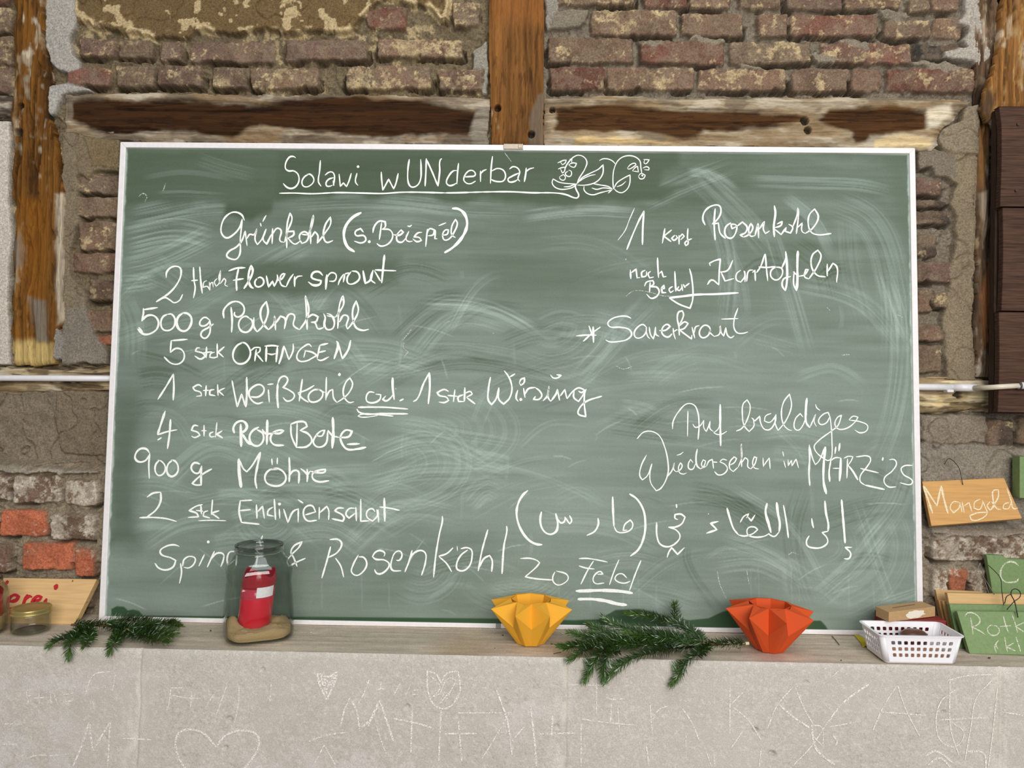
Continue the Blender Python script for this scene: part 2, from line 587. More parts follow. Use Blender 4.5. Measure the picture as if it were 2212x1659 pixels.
for args in [
    (-60, 1020, 50, 1074, 'purple', .75), (55, 1022, 154, 1082, 'rose', .65), (164, 1034, 232, 1087, 'rose', .7),
    (-70, 1098, 22, 1148, 'orange2', .3), (25, 1097, 128, 1152, 'orange', .05), (131, 1105, 224, 1160, 'rose', .65),
    (-60, 1165, 49, 1228, 'rose', .3), (76, 1164, 181, 1223, 'orange', 0), (183, 1178, 225, 1236, 'orange', .2), (-80, 1240, 60, 1300, 'purple', .3),
    (80, 1245, 220, 1300, 'rose', .3), (-60, 1306, 140, 1360, 'purple', .3),
    (1985, 1150, 2225, 1202, 'rose', .62), (2228, 1150, 2420, 1202, 'purple', .6), (1985, 1216, 2018, 1276, 'rose', .75), (2021, 1217, 2062, 1268, 'orange', .1),
    (2064, 1218, 2210, 1274, 'rose', .72), (2215, 1216, 2400, 1274, 'purple', .5), (1985, 1284, 2110, 1340, 'rose', .4), (2120, 1284, 2300, 1340, 'purple', .3),
]:
    brick(*args, white=True)
# clay render, plaster skim, daubs
patch('163,-40 160,30 158,56 186,46 212,66 238,60 270,77 300,70 335,85 373,80 396,91 412,80 440,64 476,72 550,74 575,64 620,76 690,70 742,76 760,70 776,54 790,34 812,10 830,4 872,6 890,16 925,14 950,40 968,50 972,-40',
      '#6c583b', 0.019, 1.0, 1.0, crack=0.006)
patch('96,-40 168,-40 166,24 172,52 154,84 160,118 177,134 176,150 150,160 134,156 112,140 100,100', '#a9a39a', 0.017, .6, lump=.004, grain=.4)
patch('104,186 146,180 196,190 200,198 160,200 136,206 120,250 106,250', '#aaa59c', 0.017, .6, grain=.5)
patch('1055,85 1018,112 1020,150 1040,152 1042,206 1055,206', '#8f897c', 0.016, .8)
patch('1178,-40 1198,-40 1206,20 1210,40 1196,68 1178,72', '#8d877b', 0.015, .8)
patch('1194,30 1206,22 1272,22 1268,46 1250,60 1216,66 1190,66', '#827866', 0.018, .5)
patch('2070,-40 2118,-40 2118,80 2140,92 2136,128 2112,150 2092,140 2060,132 2034,128 2036,116 2062,108 2086,100 2072,92 2084,70 2064,54 2082,30', '#a59d91', 0.022, .9, lump=.012)
for q in ('1480,82 1520,80 1560,84 1570,92 1540,98 1480,92', '1800,88 1880,82 1884,102 1870,110 1830,98', '1750,112 1776,110 1806,128 1800,146 1760,140',
          '1376,86 1400,80 1440,92 1420,104 1384,96', '1960,136 2050,134 2086,158 2030,156 1968,150', '1900,18 1950,24 1960,42 1930,46 1906,38', '1600,138 1640,140 1660,150 1606,152'):
    patch(q, '#857b6a', 0.016, 1.4, lump=.012)
patch('143,286 264,286 262,372 212,372 196,390 176,380 150,420 143,420', '#766852', 0.020, .6, crack=.006)
patch('190,302 262,302 262,366 206,362 196,330', '#76664b', 0.023, .5)
patch('137,286 172,286 170,420 172,480 156,540 158,600 190,640 192,690 178,740 158,790 137,790', '#7a6d59', 0.018, .7, crack=.006)
patch('140,670 190,660 208,720 236,752 236,786 140,786', '#80776a', 0.022, .7)
patch('-700,262 28,262 24,420 30,520 22,600 24,700 24,790 -700,790', '#cbc1b4', 0.019, .35, rough=.002, grain=.3)
patch('-700,842 240,842 240,1000 180,996 80,1004 -700,1004', '#7d715f', 0.014, .6, crack=.012, lump=.016)
patch('128,846 240,846 236,985 140,980 122,900', '#776a57', 0.022, .6, crack=.008, lump=.008)
patch('-700,1003 60,1000 150,1006 232,1012 232,1020 60,1016 -700,1018', '#978d7d', 0.022, 1.2, lump=.006)
patch('2110,228 2112,300 2108,420 2104,520 2100,700 2108,822 2040,822 2036,740 2030,690 2046,640 2052,560 2060,520 2062,470 2050,440 2060,400 2034,372 2030,330 2020,300 2030,282 2070,262 2078,236',
      '#857761', 0.019, .7, crack=.007)
patch('2020,300 2030,282 2070,262 2080,234 2112,226 2110,338 2060,334 2030,326', '#857864', 0.024, .4, crack=.005)
patch('1978,320 2030,326 2060,336 2062,386 2020,384 2008,366 1978,372', '#776d5e', 0.017, .7)
patch('1985,896 2130,896 2128,958 2000,960 1985,950', '#85796a', 0.018, .8, crack=.01, lump=.012)
patch('1985,955 2130,960 2420,960 2420,1140 1985,1140', '#8a8173', 0.014, .8, crack=.01, lump=.016)
for q in [(2128, 906, 2188, 962, 'dark', .1), (2196, 900, 2330, 960, 'dull', .2)]: brick(*q)
patch('1985,1138 2420,1132 2420,1152 1985,1150', '#8d8070', 0.016, 1.2, lump=.006)
# beds of putty around the feet of the posts, nail holes
patch('118,716 134,708 146,740 144,776 128,782 116,760', '#8d877f', 0.03, .8, lump=.01)
Hh += lower*0.0
PL = np.where(X < 0, 0.045, 0.062)
zstep = np.where(X < 0, on_y(100, 1008, 0.06)[2], on_y(2090, 1146, 0.03)[2])
inb = np.abs(X) > 0.99
Hh = Hh+PL*sstep(0.024, -0.012, Z-zstep+NX*0.010)*inb
Yw = Y0-Hh
keep = ~((np.abs(X) < 0.90) & (Z > 0.09) & (Z < 1.08))
nz, nx = X.shape
idx = np.arange(nz*nx).reshape(nz, nx)
q = np.stack([idx[:-1, :-1], idx[:-1, 1:], idx[1:, 1:], idx[1:, :-1]], -1)
kf = keep[:-1, :-1] & keep[1:, 1:] & keep[:-1, 1:] & keep[1:, :-1]
qf = q[kf]
used = np.unique(qf); remap = np.zeros(nz*nx, int); remap[used] = np.arange(len(used))
VW = np.stack([X, Yw, Z], -1).reshape(-1, 3)[used]
M_WALL = mat_tint('brick_and_clay', 0.95, 230, 0.36, 0.6, 0.002, spec=0.12, fine=620)
wall = obj('wall_back', VW, remap[qf], M_WALL, smooth=True, colors=np.clip(Cc, 0, 1).reshape(-1, 3)[used])
tag(wall, 'old brick and clay infill wall behind the green chalkboard', 'wall', kind='structure')


# ------------------------------------------------------------------ timbers
def timber(name, label, outline, y_front, along, base, pale, core=None, pale_w=0.5, hole=(), crackd=0.004, rough=0.004,
           back=0.104, seed=0, warp=1.0, streaks=None, roundness=0.012, spots=0.0, twist=0.0):
    """a hewn timber standing out of the wall; outline and core in photo pixels, along = grain direction ('x' or 'z')"""
    y_l = y_front
    P = [(lambda p: (p[0], p[2]))(on_y(a, b, y_l)) for a, b in parse(outline)]
    xs = [p[0] for p in P]; zs = [p[1] for p in P]
    st = 0.002
    ax = np.arange(min(xs)-0.004, max(xs)+0.005, st); az = np.arange(min(zs)-0.004, max(zs)+0.005, st)
    A, B = np.meshgrid(ax, az)
    n1 = fbm(A*22, B*22, 4, seed+1)-0.5; n2 = fbm(A*22, B*22, 4, seed+2)-0.5
    d = sdf_poly(A+n1*0.012*warp, B+n2*0.012*warp, P)
    U_, V_ = (A, B) if along == 'x' else (B, A)
    wob = V_+(fbm(U_*5, V_*9, 3, seed+4)-0.5)*0.02+twist*U_
    g1 = np.clip((fbm(U_*4, wob*130, 4, seed+5)-.5)*1.9+.5, 0, 1); g2 = np.clip((fbm(U_*9, wob*320, 3, seed+6)-.5)*1.7+.5, 0, 1); big = fbm(U_*5, V_*14, 4, seed+7)
    h = -np.clip(roundness+d, 0, 1)**1.3*1.6+(g1-0.5)*rough+(big-0.5)*0.006
    cr = sstep(0.055, 0.02, np.abs(fbm(U_*2.2, wob*34, 3, seed+8)-0.5))*sstep(0.45, 0.6, fbm(U_*3, V_*20, 3, seed+9))
    cr2 = sstep(0.05, 0.02, np.abs(fbm(U_*3.1, wob*60, 3, seed+18)-0.5))*sstep(0.5, 0.6, fbm(U_*5, V_*40, 3, seed+19))
    h -= cr*crackd+cr2*crackd*.6
    col = srgb(base)*(0.48+0.55*g1+0.42*g2)[..., None]*(0.55+0.9*big)[..., None]
    col *= (1-.45*np.maximum(cr, .7*cr2))[..., None]
    fleck = sstep(.60, .68, fbm(U_*24, V_*210, 3, seed+20)); col *= (1-.4*fleck)[..., None]
    pc = srgb(pale)*(0.52+0.5*g1+0.4*g2)[..., None]*(0.7+0.6*big)[..., None]
    if core is not None:
        cd = np.full(A.shape, 9.0)
        for cp in (core if isinstance(core, (list, tuple)) else [core]):
            C = [(lambda p: (p[0], p[2]))(on_y(a, b, y_l)) for a, b in parse(cp)]
            cd = np.minimum(cd, sdf_poly(A+n1*0.014, B+n2*0.016, C))
        pm = sstep(-0.008, 0.008, cd+(fbm(U_*9, V_*60, 4, seed+12)-0.5)*0.02)
        h += pm*0.003+pm*(fbm(A*40, B*60, 4, seed+13)-0.5)*0.008
    else:
        pm = sstep(0.60-0.2*pale_w, 0.72-0.2*pale_w, 0.5*fbm(U_*7, V_*26, 4, seed+14)+0.5*fbm(U_*30, V_*90, 4, seed+15))
    bl = fbm(U_*14, V_*44, 4, seed+22); hi_ = sstep(.52, .64, bl)*.6; lo_ = sstep(.46, .36, bl)*.55
    pc = pc*(1-hi_[..., None])+srgb('#cbbfa9')*(.7+.3*g1)[..., None]*hi_[..., None]
    pc = pc*(1-lo_[..., None])+srgb('#57493a')*lo_[..., None]
    brownish = sstep(0.50, 0.62, fbm(U_*8, V_*50, 4, seed+16))*0.6
    pc = pc*(1-brownish[..., None])+srgb('#8a6f4c')*brownish[..., None]
    col = col*(1-pm[..., None])+pc*pm[..., None]
    if streaks:
        for (poly, cc, soft) in streaks:
            C = [(lambda p: (p[0], p[2]))(on_y(a, b, y_l)) for a, b in parse(poly)]
            sm = sstep(soft, -soft, sdf_poly(A+n1*0.014, B+n2*0.014, C))
            col = col*(1-sm[..., None])+srgb(cc)*(0.66+0.4*g1+0.3*g2)[..., None]*sm[..., None]
    for (hx, hy, hr) in hole:
        p = on_y(hx, hy, y_l)
        rr = np.hypot(A-p[0], B-p[2])
        hm = sstep(hr/850*1.05, hr/850*0.8, rr+n1*0.002)
        h -= hm*0.020
        col = col*(1-hm[..., None]*0.85)+srgb('#15120f')*hm[..., None]*0.85
    Y = np.minimum(y_front-h, back)
    m = d < 0.001
    kf = m[:-1, :-1] & m[1:, 1:] & m[:-1, 1:] & m[1:, :-1]
    nz, nx = A.shape
    idx = np.arange(nz*nx).reshape(nz, nx)
    qf = np.stack([idx[:-1, :-1], idx[:-1, 1:], idx[1:, 1:], idx[1:, :-1]], -1)[kf]
    used = np.unique(qf); rm = np.full(nz*nx, -1); rm[used] = np.arange(len(used))
    V = np.stack([A, Y, B], -1).reshape(-1, 3)[used]; Cv = np.clip(col, 0, 1).reshape(-1, 3)[used]
    qf = rm[qf]
    # close the sides and the back
    e = np.concatenate([qf[:, [0, 1]], qf[:, [1, 2]], qf[:, [2, 3]], qf[:, [3, 0]]])
    key = {}
    es = set(map(tuple, e.tolist()))
    border = [(a, b) for a, b in es if (b, a) not in es]
    n = len(V)
    bi = sorted({i for ab in border for i in ab}); pos = {v: n+k for k, v in enumerate(bi)}
    Vb = V[bi].copy(); Vb[:, 1] = back+0.004
    V = np.concatenate([V, Vb]); Cv = np.concatenate([Cv, Cv[bi]])
    side = np.array([(b, a, pos[a], pos[b]) for a, b in border])
    o = obj(name, V, np.concatenate([qf, side]), M_WOOD_Z if along == 'z' else M_WOOD_X, smooth=True, colors=Cv,
            origin=(V[:, 0].mean(), back, V[:, 2].min()))
    return tag(o, label, 'beam')


M_WOOD_X = mat_tint('hewn_timber_lengthways', 0.85, 60, 0.22, 0.5, 0.0015, stretch=(0.9, 6, 14), spec=0.2)
M_WOOD_Z = mat_tint('hewn_timber_upright', 0.85, 60, 0.22, 0.5, 0.0015, stretch=(14, 6, 0.9), spec=0.2)
timber('timber_rail', 'dark brown cross beam left of the middle post above the chalkboard',
       '140,203 300,201 600,206 800,205 1000,210 1056,214 1056,312 990,312 700,311 480,306 330,308 258,300 190,294 142,284', 0.082, 'x', '#371f08', '#8a7b66',
       core='148,214 200,214 290,220 420,218 560,226 640,216 720,208 880,212 960,222 1036,238 1020,262 1012,288 900,296 800,296 700,286 640,282 560,272 500,296 420,284 330,286 230,288 170,270 152,262',
       seed=3, streaks=[('1030,236 1056,232 1056,312 1026,312 1012,292 1020,262', '#857c6d', 0.006), ('144,206 160,206 158,262 146,258', '#6d5f50', 0.004)])
timber('timber_rail', 'weathered cross beam right of the middle post with whitish knotted edges',
       '1176,210 1330,208 1500,212 1700,210 1900,210 2030,212 2098,218 2076,236 2062,262 2040,276 2024,296 2026,312 2014,324 1900,322 1700,318 1400,316 1176,314', 0.082, 'x', '#4a2e13', '#9c8c72',
       core=['1202,232 1300,226 1420,234 1500,238 1560,236 1640,236 1660,262 1640,278 1520,288 1500,304 1400,288 1300,282 1200,284', '1790,234 1880,228 1960,230 2000,246 1998,276 1960,290 1880,292 1870,306 1850,310 1840,288 1770,262',
             '1560,240 1720,246 1740,262 1700,272 1650,280 1560,270'],
       seed=23, hole=[(1193, 238, 7), (1738, 262, 9), (1745, 282, 8)], streaks=[('1240,296 1330,300 1420,308 1470,312 1240,312', '#c9ad7a', .006), ('1890,300 1960,292 2012,300 2010,318 1890,318', '#cdb68a', .006),
       ('2000,236 2050,226 2056,250 2030,272 2004,280', '#cbbfa6', .008)])
timber('timber_post', 'middle oak post running down to the top edge of the chalkboard',
       '1056,-60 1176,-60 1175,120 1175,314 1062,314 1060,200 1056,100', 0.076, 'z', '#714a22', '#b09471', pale_w=-0.5, seed=41, rough=.003, crackd=.002, warp=.35,
       hole=[(1075, 234, 8), (1148, 290, 8)], streaks=[('1176,200 1164,205 1150,240 1140,312 1176,312', '#6b5a48', .005), ('1056,-60 1176,-60 1176,60 1056,40', '#7e5025', .03)])
timber('timber_post', 'rotten orange brown oak post at the left edge beside the white plaster',
       '26,-60 98,-60 92,50 88,84 96,122 106,172 98,190 100,240 114,300 124,360 137,430 138,560 136,690 126,712 118,750 114,788 22,788 22,700 27,600 22,560 30,480 22,420 26,300 28,150', 0.078, 'z', '#6e4718', '#978770', pale_w=.28,
       seed=57, rough=.010, crackd=.012, hole=[(45, 229, 8), (41, 286, 10), (101, 247, 8)], streaks=[('120,420 138,420 138,690 124,700 118,560', '#a89a84', .006), ('22,738 70,732 112,745 114,788 22,788', '#b39a62', .012),
       ('26,520 50,515 54,570 30,575', '#77695b', .008), ('40,430 100,430 96,640 60,640', '#764a14', .02), ('64,640 96,650 104,740 80,740', '#74695a', .01)], warp=1.6)
timber('timber_stud', 'narrow weathered strip of timber beside the wall clay right of the board',
       '2132,-60 2150,-60 2160,100 2150,180 2140,230 2142,420 2146,520 2142,700 2140,816 2112,816 2112,700 2118,600 2104,470 2110,380 2118,300 2116,220 2112,120 2106,60 2110,-60', 0.081, 'z', '#624c38', '#8f7c67', pale_w=.55,
       seed=71, rough=.010, crackd=.010, warp=1.2, streaks=[('2118,230 2142,230 2136,330 2122,400 2112,420 2114,330', '#7e5a34', .006), ('2116,420 2138,410 2140,470 2120,520', '#a18f78', .006), ('2120,640 2142,560 2142,700 2124,760', '#95643d', .006), ('2112,700 2117,560 2112,600', '#57483b', .003)])
timber('timber_post', 'orange brown split post at the top right corner above the brown planks',
       '2172,-60 2420,-60 2420,232 2160,236 2136,262 2128,228 2148,150 2166,60', 0.052, 'z', '#835a2e', '#a5824f', pale_w=.3, seed=83, rough=.012, crackd=.016, warp=1.4, back=.072,
       streaks=[('2136,262 2128,228 2140,190 2152,214', '#5d4630', .004)])
timber('timber_sill', 'splintered pale sill beam behind the white pipe at the left edge',
       '-520,789 120,792 244,786 244,846 120,842 60,850 -520,845', 0.086, 'x', '#7c6a4d', '#b5a380', pale_w=.9, seed=97, rough=.010, crackd=.012, warp=1.6)
timber('timber_sill', 'splintered cream sill beam under the white pipe right of the board',
       '1976,814 2060,812 2146,822 2148,888 2100,892 1976,896', 0.086, 'x', '#8c7858', '#cbb88e', pale_w=1.0, seed=111, rough=.008, crackd=.010, warp=1.3, hole=[(2072, 853, 9)])
timber('timber_rail', 'short grey weathered beam end left of the orange brown post',
       '-520,205 24,204 24,258 -520,259', 0.088, 'x', '#6a5c4e', '#8f8475', pale_w=.6, seed=127, rough=.008, crackd=.01)

# ------------------------------------------------------------------ wall_front: the concrete block with its ledge
GS = 0.0032
gxl = np.arange(-1.95, 2.0, GS)
def front_y(x): return -0.193-0.006*x
zz = np.concatenate([np.arange(0, -0.36, -GS)])
A, B = np.meshgrid(gxl, zz)
n1 = fbm(A*8, B*8, 5, 201); n2 = fbm(A*60, B*60, 4, 203); n3 = fbm(A*190, B*190, 3, 205)
edge = (fbm(A[:1]*14, A[:1]*0, 4, 207)-0.5)
FY = front_y(A)+(n1-0.5)*0.003+(n2-0.5)*0.0007+np.exp(B/0.004)*(0.004+0.006*np.abs(edge))
col = srgb('#bdb6ac')*(0.88+0.12*n1+0.12*n2)[..., None]
spk = sstep(0.62, 0.70, n3); col = col*(1-spk[..., None]*.35)+srgb('#dcd5ca')*spk[..., None]*.35
dsp = sstep(0.74, 0.80, fbm(A*210, B*210, 2, 209))*sstep(0.45, 0.75, fbm(A*4, B*4, 2, 211))
col = col*(1-dsp[..., None]*.3)+srgb('#6d645b')*dsp[..., None]*.3
for (px, w, pale) in ((300, .0045, -1), (1222, .004, -1), (2160, .006, 1)):
    for k in range(B.shape[0]):
        pass
    xj = on_y(px, 1500, -0.194)[0]
    dx = A-xj-(fbm(B*20, B*0, 3, int(px))-0.5)*0.006-(px == 300)*B*0.03
    g = sstep(w, w*.25, np.abs(dx))
    FY += g*0.004
    lm = sstep(.034, .004, np.abs(dx+0.010*(pale < 0)))*sstep(.42, .62, fbm(A*40, B*22, 4, int(px)+1))
    col = col*(1-lm[..., None]*.7)+srgb('#d3ccc1')*lm[..., None]*.7
pit = np.zeros_like(A); rngp = np.random.default_rng(12)
pits = [(1203, 1569, 5.5), (1204, 1586, 3), (1632, 1576, 7), (1668, 1628, 9), (1738, 1445, 3), (1742, 1472, 4), (2036, 1536, 5), (224, 1595, 3), (2142, 1458, 3), (113, 1459, 3), (566, 1447, 5), (494, 1555, 7), (880, 1526, 5), (485, 1617, 5), (1980, 1542, 4)]
for _ in range(150):
    pits.append((rngp.uniform(-100, 2300), rngp.uniform(1440, 1670), rngp.uniform(1.0, 2.2)))
for (px, py, r) in pits:
    p = on_y(px, py, -0.194)
    rr = np.hypot((A-p[0]), (B-p[2])*1.15); r = max(r/1000, .0022)
    FY += sstep(r*1.2, r*.4, rr)*min(.012, r*1.6)
wash = sstep(.50, .66, fbm(A*5, B*7, 4, 221))*sstep(.40, .6, fbm(A*30, B*30, 4, 223))*sstep(-.02, -.08, B)
col = col*(1-wash[..., None]*.35)+srgb('#d2ccca')*wash[..., None]*.35
top_y = np.linspace(0, 1, 74)
A2, T2 = np.meshgrid(gxl, top_y)
Y2 = FY[0][None]+T2*(0.10-FY[0][None])
t1 = fbm(A2*7, Y2*90, 4, 231); t2 = fbm(A2*50, Y2*160, 4, 233); t3 = fbm(A2*6, Y2*10, 4, 235)
Z2 = (t1-0.5)*0.0022*sstep(0, .15, T2)-0.001
coltop = srgb('#c3b5a1')*(0.58+0.50*t1+0.34*t2)[..., None]
le = sstep(.05, .0, T2)*.5; coltop = coltop*(1-le[..., None])+srgb('#b3a99b')*le[..., None]
gw = sstep(.5, .7, t3)*.35; coltop = coltop*(1-gw[..., None])+srgb('#a89d8f')*gw[..., None]
for (px, cc, rad) in ((1000, '#a58a63', .10), (1660, '#b08a80', .06), (1240, '#a08d6c', .10)):
    xc = on_z(px, 1410, 0)[0]
    sm = sstep(rad, rad*.2, np.abs(A2-xc))*sstep(.9, .1, T2)*sstep(.35, .6, t3+.1)*.5
    coltop = coltop*(1-sm[..., None])+srgb(cc)*sm[..., None]
VF = np.stack([A, FY, B-0.0012], -1); VT = np.stack([A2, Y2, Z2], -1)
VF[0] = VT[0]
nxl = len(gxl); nf = len(zz); ntp = len(top_y)
i1 = np.arange(nf*nxl).reshape(nf, nxl); i2 = nf*nxl+np.arange(ntp*nxl).reshape(ntp, nxl)
qa = np.stack([i1[:-1, :-1], i1[1:, :-1], i1[1:, 1:], i1[:-1, 1:]], -1).reshape(-1, 4)
qb = np.stack([i2[:-1, :-1], i2[:-1, 1:], i2[1:, 1:], i2[1:, :-1]], -1).reshape(-1, 4)
base = nf*nxl+ntp*nxl
zf = -0.92
corner = np.array([[gxl[0], -0.19, zz[-1]], [gxl[-1], -0.2, zz[-1]], [gxl[-1], -0.2, zf], [gxl[0], -0.19, zf],
                   [gxl[0], 0.10, 0], [gxl[-1], 0.10, 0], [gxl[-1], 0.10, zf], [gxl[0], 0.10, zf]])
qc = np.array([[0, 3, 2, 1], [4, 5, 6, 7], [3, 7, 6, 2]])+base
VV = np.concatenate([VF.reshape(-1, 3), VT.reshape(-1, 3), corner])
CV = np.concatenate([col.reshape(-1, 3), coltop.reshape(-1, 3), np.tile(srgb('#a8a196'), (8, 1))])
M_CONC = mat_tint('concrete', 0.92, 420, 0.20, 0.35, 0.0010, spec=0.2, fine=1100)
ledge = obj('wall_front', VV, np.concatenate([qa, qb, qc]), M_CONC, smooth=True, colors=np.clip(CV, 0, 1))
tag(ledge, 'grey concrete block wall with a ledge along its top', 'wall', kind='structure')
fl = MB(); fl.box((-3.0, -5.2, -1.0), (3.0, 0.3, -0.92))
floor = fl.build('floor', mat_plain('floor_concrete', '#8b857c', 0.9, 30, .15))
tag(floor, 'grey concrete barn floor', 'floor', kind='structure')

# ------------------------------------------------------------------ the chalkboard
BW, BH, FRW, BD = 1.0, 1.1965, 0.0145, 0.018
def bpt(s, t, n=0.0): return np.array([s, 0, 0])+BUP*t+BN*n
def board_st(px, py, n=-0.004):
    p = on_plane(px, py, BN*n, BN)
    return p[0], float(np.dot(p-BN*n, BUP))
board = empty('chalkboard', (0, 0.012, 0), 'large green chalkboard with white frame leaning on the concrete ledge', 'chalkboard')
M_FRAME = mat_plain('white_lacquered_aluminium', '#e6e1e0', 0.35, 90, .05)
frames = [([(-BW, BH), (BW, BH), (BW-FRW, BH-FRW), (-BW+FRW, BH-FRW)]), ([(-BW+FRW, .011), (BW-FRW, .011), (BW, 0), (-BW, 0)]),
          ([(-BW, BH), (-BW+FRW, BH-FRW), (-BW+FRW, .011), (-BW, 0)]), ([(BW-FRW, BH-FRW), (BW, BH), (BW, 0), (BW-FRW, .011)])]
for q4 in frames:
    mb = MB(); mb.hexa([bpt(*p) for p in q4], [bpt(*p, -BD) for p in q4])
    mb.build('frame_rail', M_FRAME, board, bevel=0.0015, seg=2)
mb = MB(); qb4 = [(-BW+.01, BH-.01), (BW-.01, BH-.01), (BW-.01, .008), (-BW+.01, .008)]
mb.hexa([bpt(*p, -.0065) for p in qb4], [bpt(*p, -BD+.001) for p in qb4])
mb.build('backing_panel', mat_plain('backing', '#4b4f45', .9), board)
# bracket on the top rail, joint cap on the bottom rail
c0 = board_st(1088, 314, 0)[0]; c1 = board_st(1130, 314, 0)[0]
mb = MB(); mb.hexa([bpt(c0, BH+.001, .004), bpt(c1, BH+.001, .004), bpt(c1, BH-.0125, .004), bpt(c0, BH-.0125, .004)], [bpt(c0, BH+.001, -.004), bpt(c1, BH+.001, -.004), bpt(c1, BH-.0125, -.004), bpt(c0, BH-.0125, -.004)])
w2 = (c1-c0)
mb.hexa([bpt(c0+w2*.75, BH-.001, .0055), bpt(c0+w2*.95, BH-.001, .0055), bpt(c0+w2*.95, BH-.010, .0055), bpt(c0+w2*.75, BH-.010, .0055)], [bpt(c0+w2*.75, BH-.001, .003), bpt(c0+w2*.95, BH-.001, .003), bpt(c0+w2*.95, BH-.010, .003), bpt(c0+w2*.75, BH-.010, .003)])
mb.build('hanging_bracket', mat_plain('bracket_metal', '#a79c8a', .45, metallic=.4), board, bevel=.0008)['label'] = 'small tan metal bracket on the top rail'
c0, c1 = board_st(1071, 1352, 0)[0], board_st(1082, 1352, 0)[0]
mb = MB(); mb.hexa([bpt(c0, .0115, .002), bpt(c1, .0115, .002), bpt(c1, .0005, .002), bpt(c0, .0005, .002)], [bpt(c0, .0115, -.003), bpt(c1, .0115, -.003), bpt(c1, .0005, -.003), bpt(c0, .0005, -.003)])
mb.build('joint_cap', mat_plain('cap_grey', '#8d8a84', .5), board)

# writing surface with chalk dust wiped about
SS = 0.002
sa = np.arange(-0.9865, 0.9866, SS); ta = np.arange(0.0105, 1.1835, SS)
S_, T_ = np.meshgrid(sa, ta)
b1 = fbm(S_*3, T_*4, 4, 301); b2 = fbm(S_*5+T_*1.5, T_*42, 4, 303); b3 = fbm(S_*9, T_*150, 3, 305)
D = 0.20+0.16*sstep(1.15, .45, T_)+(b1-0.5)*0.26+(b2-0.5)*0.16*(.5+b1)+(b3-.5)*.08
drng = np.random.default_rng(33)


def swipe(pts, wpx, amount, streak=640, seed=None, hard=.35, smooth=False):
    """one wipe of a dusty cloth: a band along the path, streaky across, fading at its ends"""
    global D
    seed = int(drng.integers(0, 90)) if seed is None else seed
    C = np.array([board_st(*p) for p in catmull(pts, 14)])
    w = wpx/880.0
    lo = C.min(0)-w; hi = C.max(0)+w
    i0, i1 = np.searchsorted(sa, [lo[0], hi[0]]); j0, j1 = np.searchsorted(ta, [lo[1], hi[1]])
    if i1-i0 < 2 or j1-j0 < 2: return
    s = (slice(j0, j1), slice(i0, i1)); a = S_[s]; b = T_[s]
    best = np.full(a.shape, 1e9); vv = np.zeros(a.shape); uu = np.zeros(a.shape)
    acc = np.concatenate([[0], np.cumsum(np.hypot(*np.diff(C, axis=0).T))])
    for i in range(len(C)-1):
        e = C[i+1]-C[i]; l2 = e@e+1e-12
        t = np.clip(((a-C[i, 0])*e[0]+(b-C[i, 1])*e[1])/l2, 0, 1)
        dx = a-C[i, 0]-t*e[0]; dy = b-C[i, 1]-t*e[1]
        d2 = dx*dx+dy*dy; m = d2 < best
        best = np.where(m, d2, best)
        vv = np.where(m, (dx*e[1]-dy*e[0])/math.sqrt(l2), vv); uu = np.where(m, acc[i]+t*math.sqrt(l2), uu)
    d = np.sqrt(best); tot = acc[-1]
    mask = sstep(w/2, w/2*(1-hard), d)*sstep(0, .18*tot+.001, uu)*sstep(tot, .72*tot, uu)
    if not smooth:
        n = fbm(vv*streak/2+seed*3.7, uu*5+seed, 3, seed)
        mask = mask*sstep(.30, .72, n)*1.25
    D[s] += amount*.62*mask


A_ = lambda *p: list(p)
# broad wipes read off the board
swipe(A_((270, 470), (420, 440), (560, 432)), 70, .30); swipe(A_((265, 520), (380, 500), (470, 520)), 80, .36); swipe(A_((262, 580), (340, 560), (470, 500)), 70, .30)
swipe(A_((262, 620), (300, 615), (345, 605)), 40, .35); swipe(A_((268, 640), (290, 700), (290, 800)), 60, .14)
swipe(A_((590, 440), (800, 432), (1010, 450), (1180, 455)), 46, .24); swipe(A_((700, 480), (900, 470), (1010, 500)), 60, .12)
swipe(A_((1120, 470), (1250, 455), (1400, 460)), 34, .34); swipe(A_((1380, 440), (1480, 395), (1600, 350)), 60, .24); swipe(A_((1480, 370), (1540, 380), (1600, 420)), 30, .34)
swipe(A_((1490, 365), (1600, 470), (1680, 560)), 70, .18); swipe(A_((1600, 390), (1750, 395), (1860, 400), (1950, 420)), 34, .25); swipe(A_((1690, 420), (1760, 480), (1800, 560)), 40, .26)
swipe(A_((1780, 430), (1880, 480), (1930, 620), (1935, 820)), 90, .18); swipe(A_((1900, 560), (1945, 700), (1930, 900), (1880, 1030)), 60, .20)
swipe(A_((1850, 1180), (1930, 1080), (1960, 960)), 80, .18); swipe(A_((1760, 1300), (1860, 1210), (1940, 1100)), 60, .2)
swipe(A_((1240, 830), (1340, 720), (1420, 640)), 60, .2); swipe(A_((900, 650), (1050, 665), (1190, 735)), 40, .30, 600); swipe(A_((900, 655), (1080, 670), (1200, 745)), 7, .3, smooth=True)
swipe(A_((870, 720), (860, 790), (900, 800)), 14, .2); swipe(A_((700, 790), (860, 800), (1000, 760)), 40, .18)
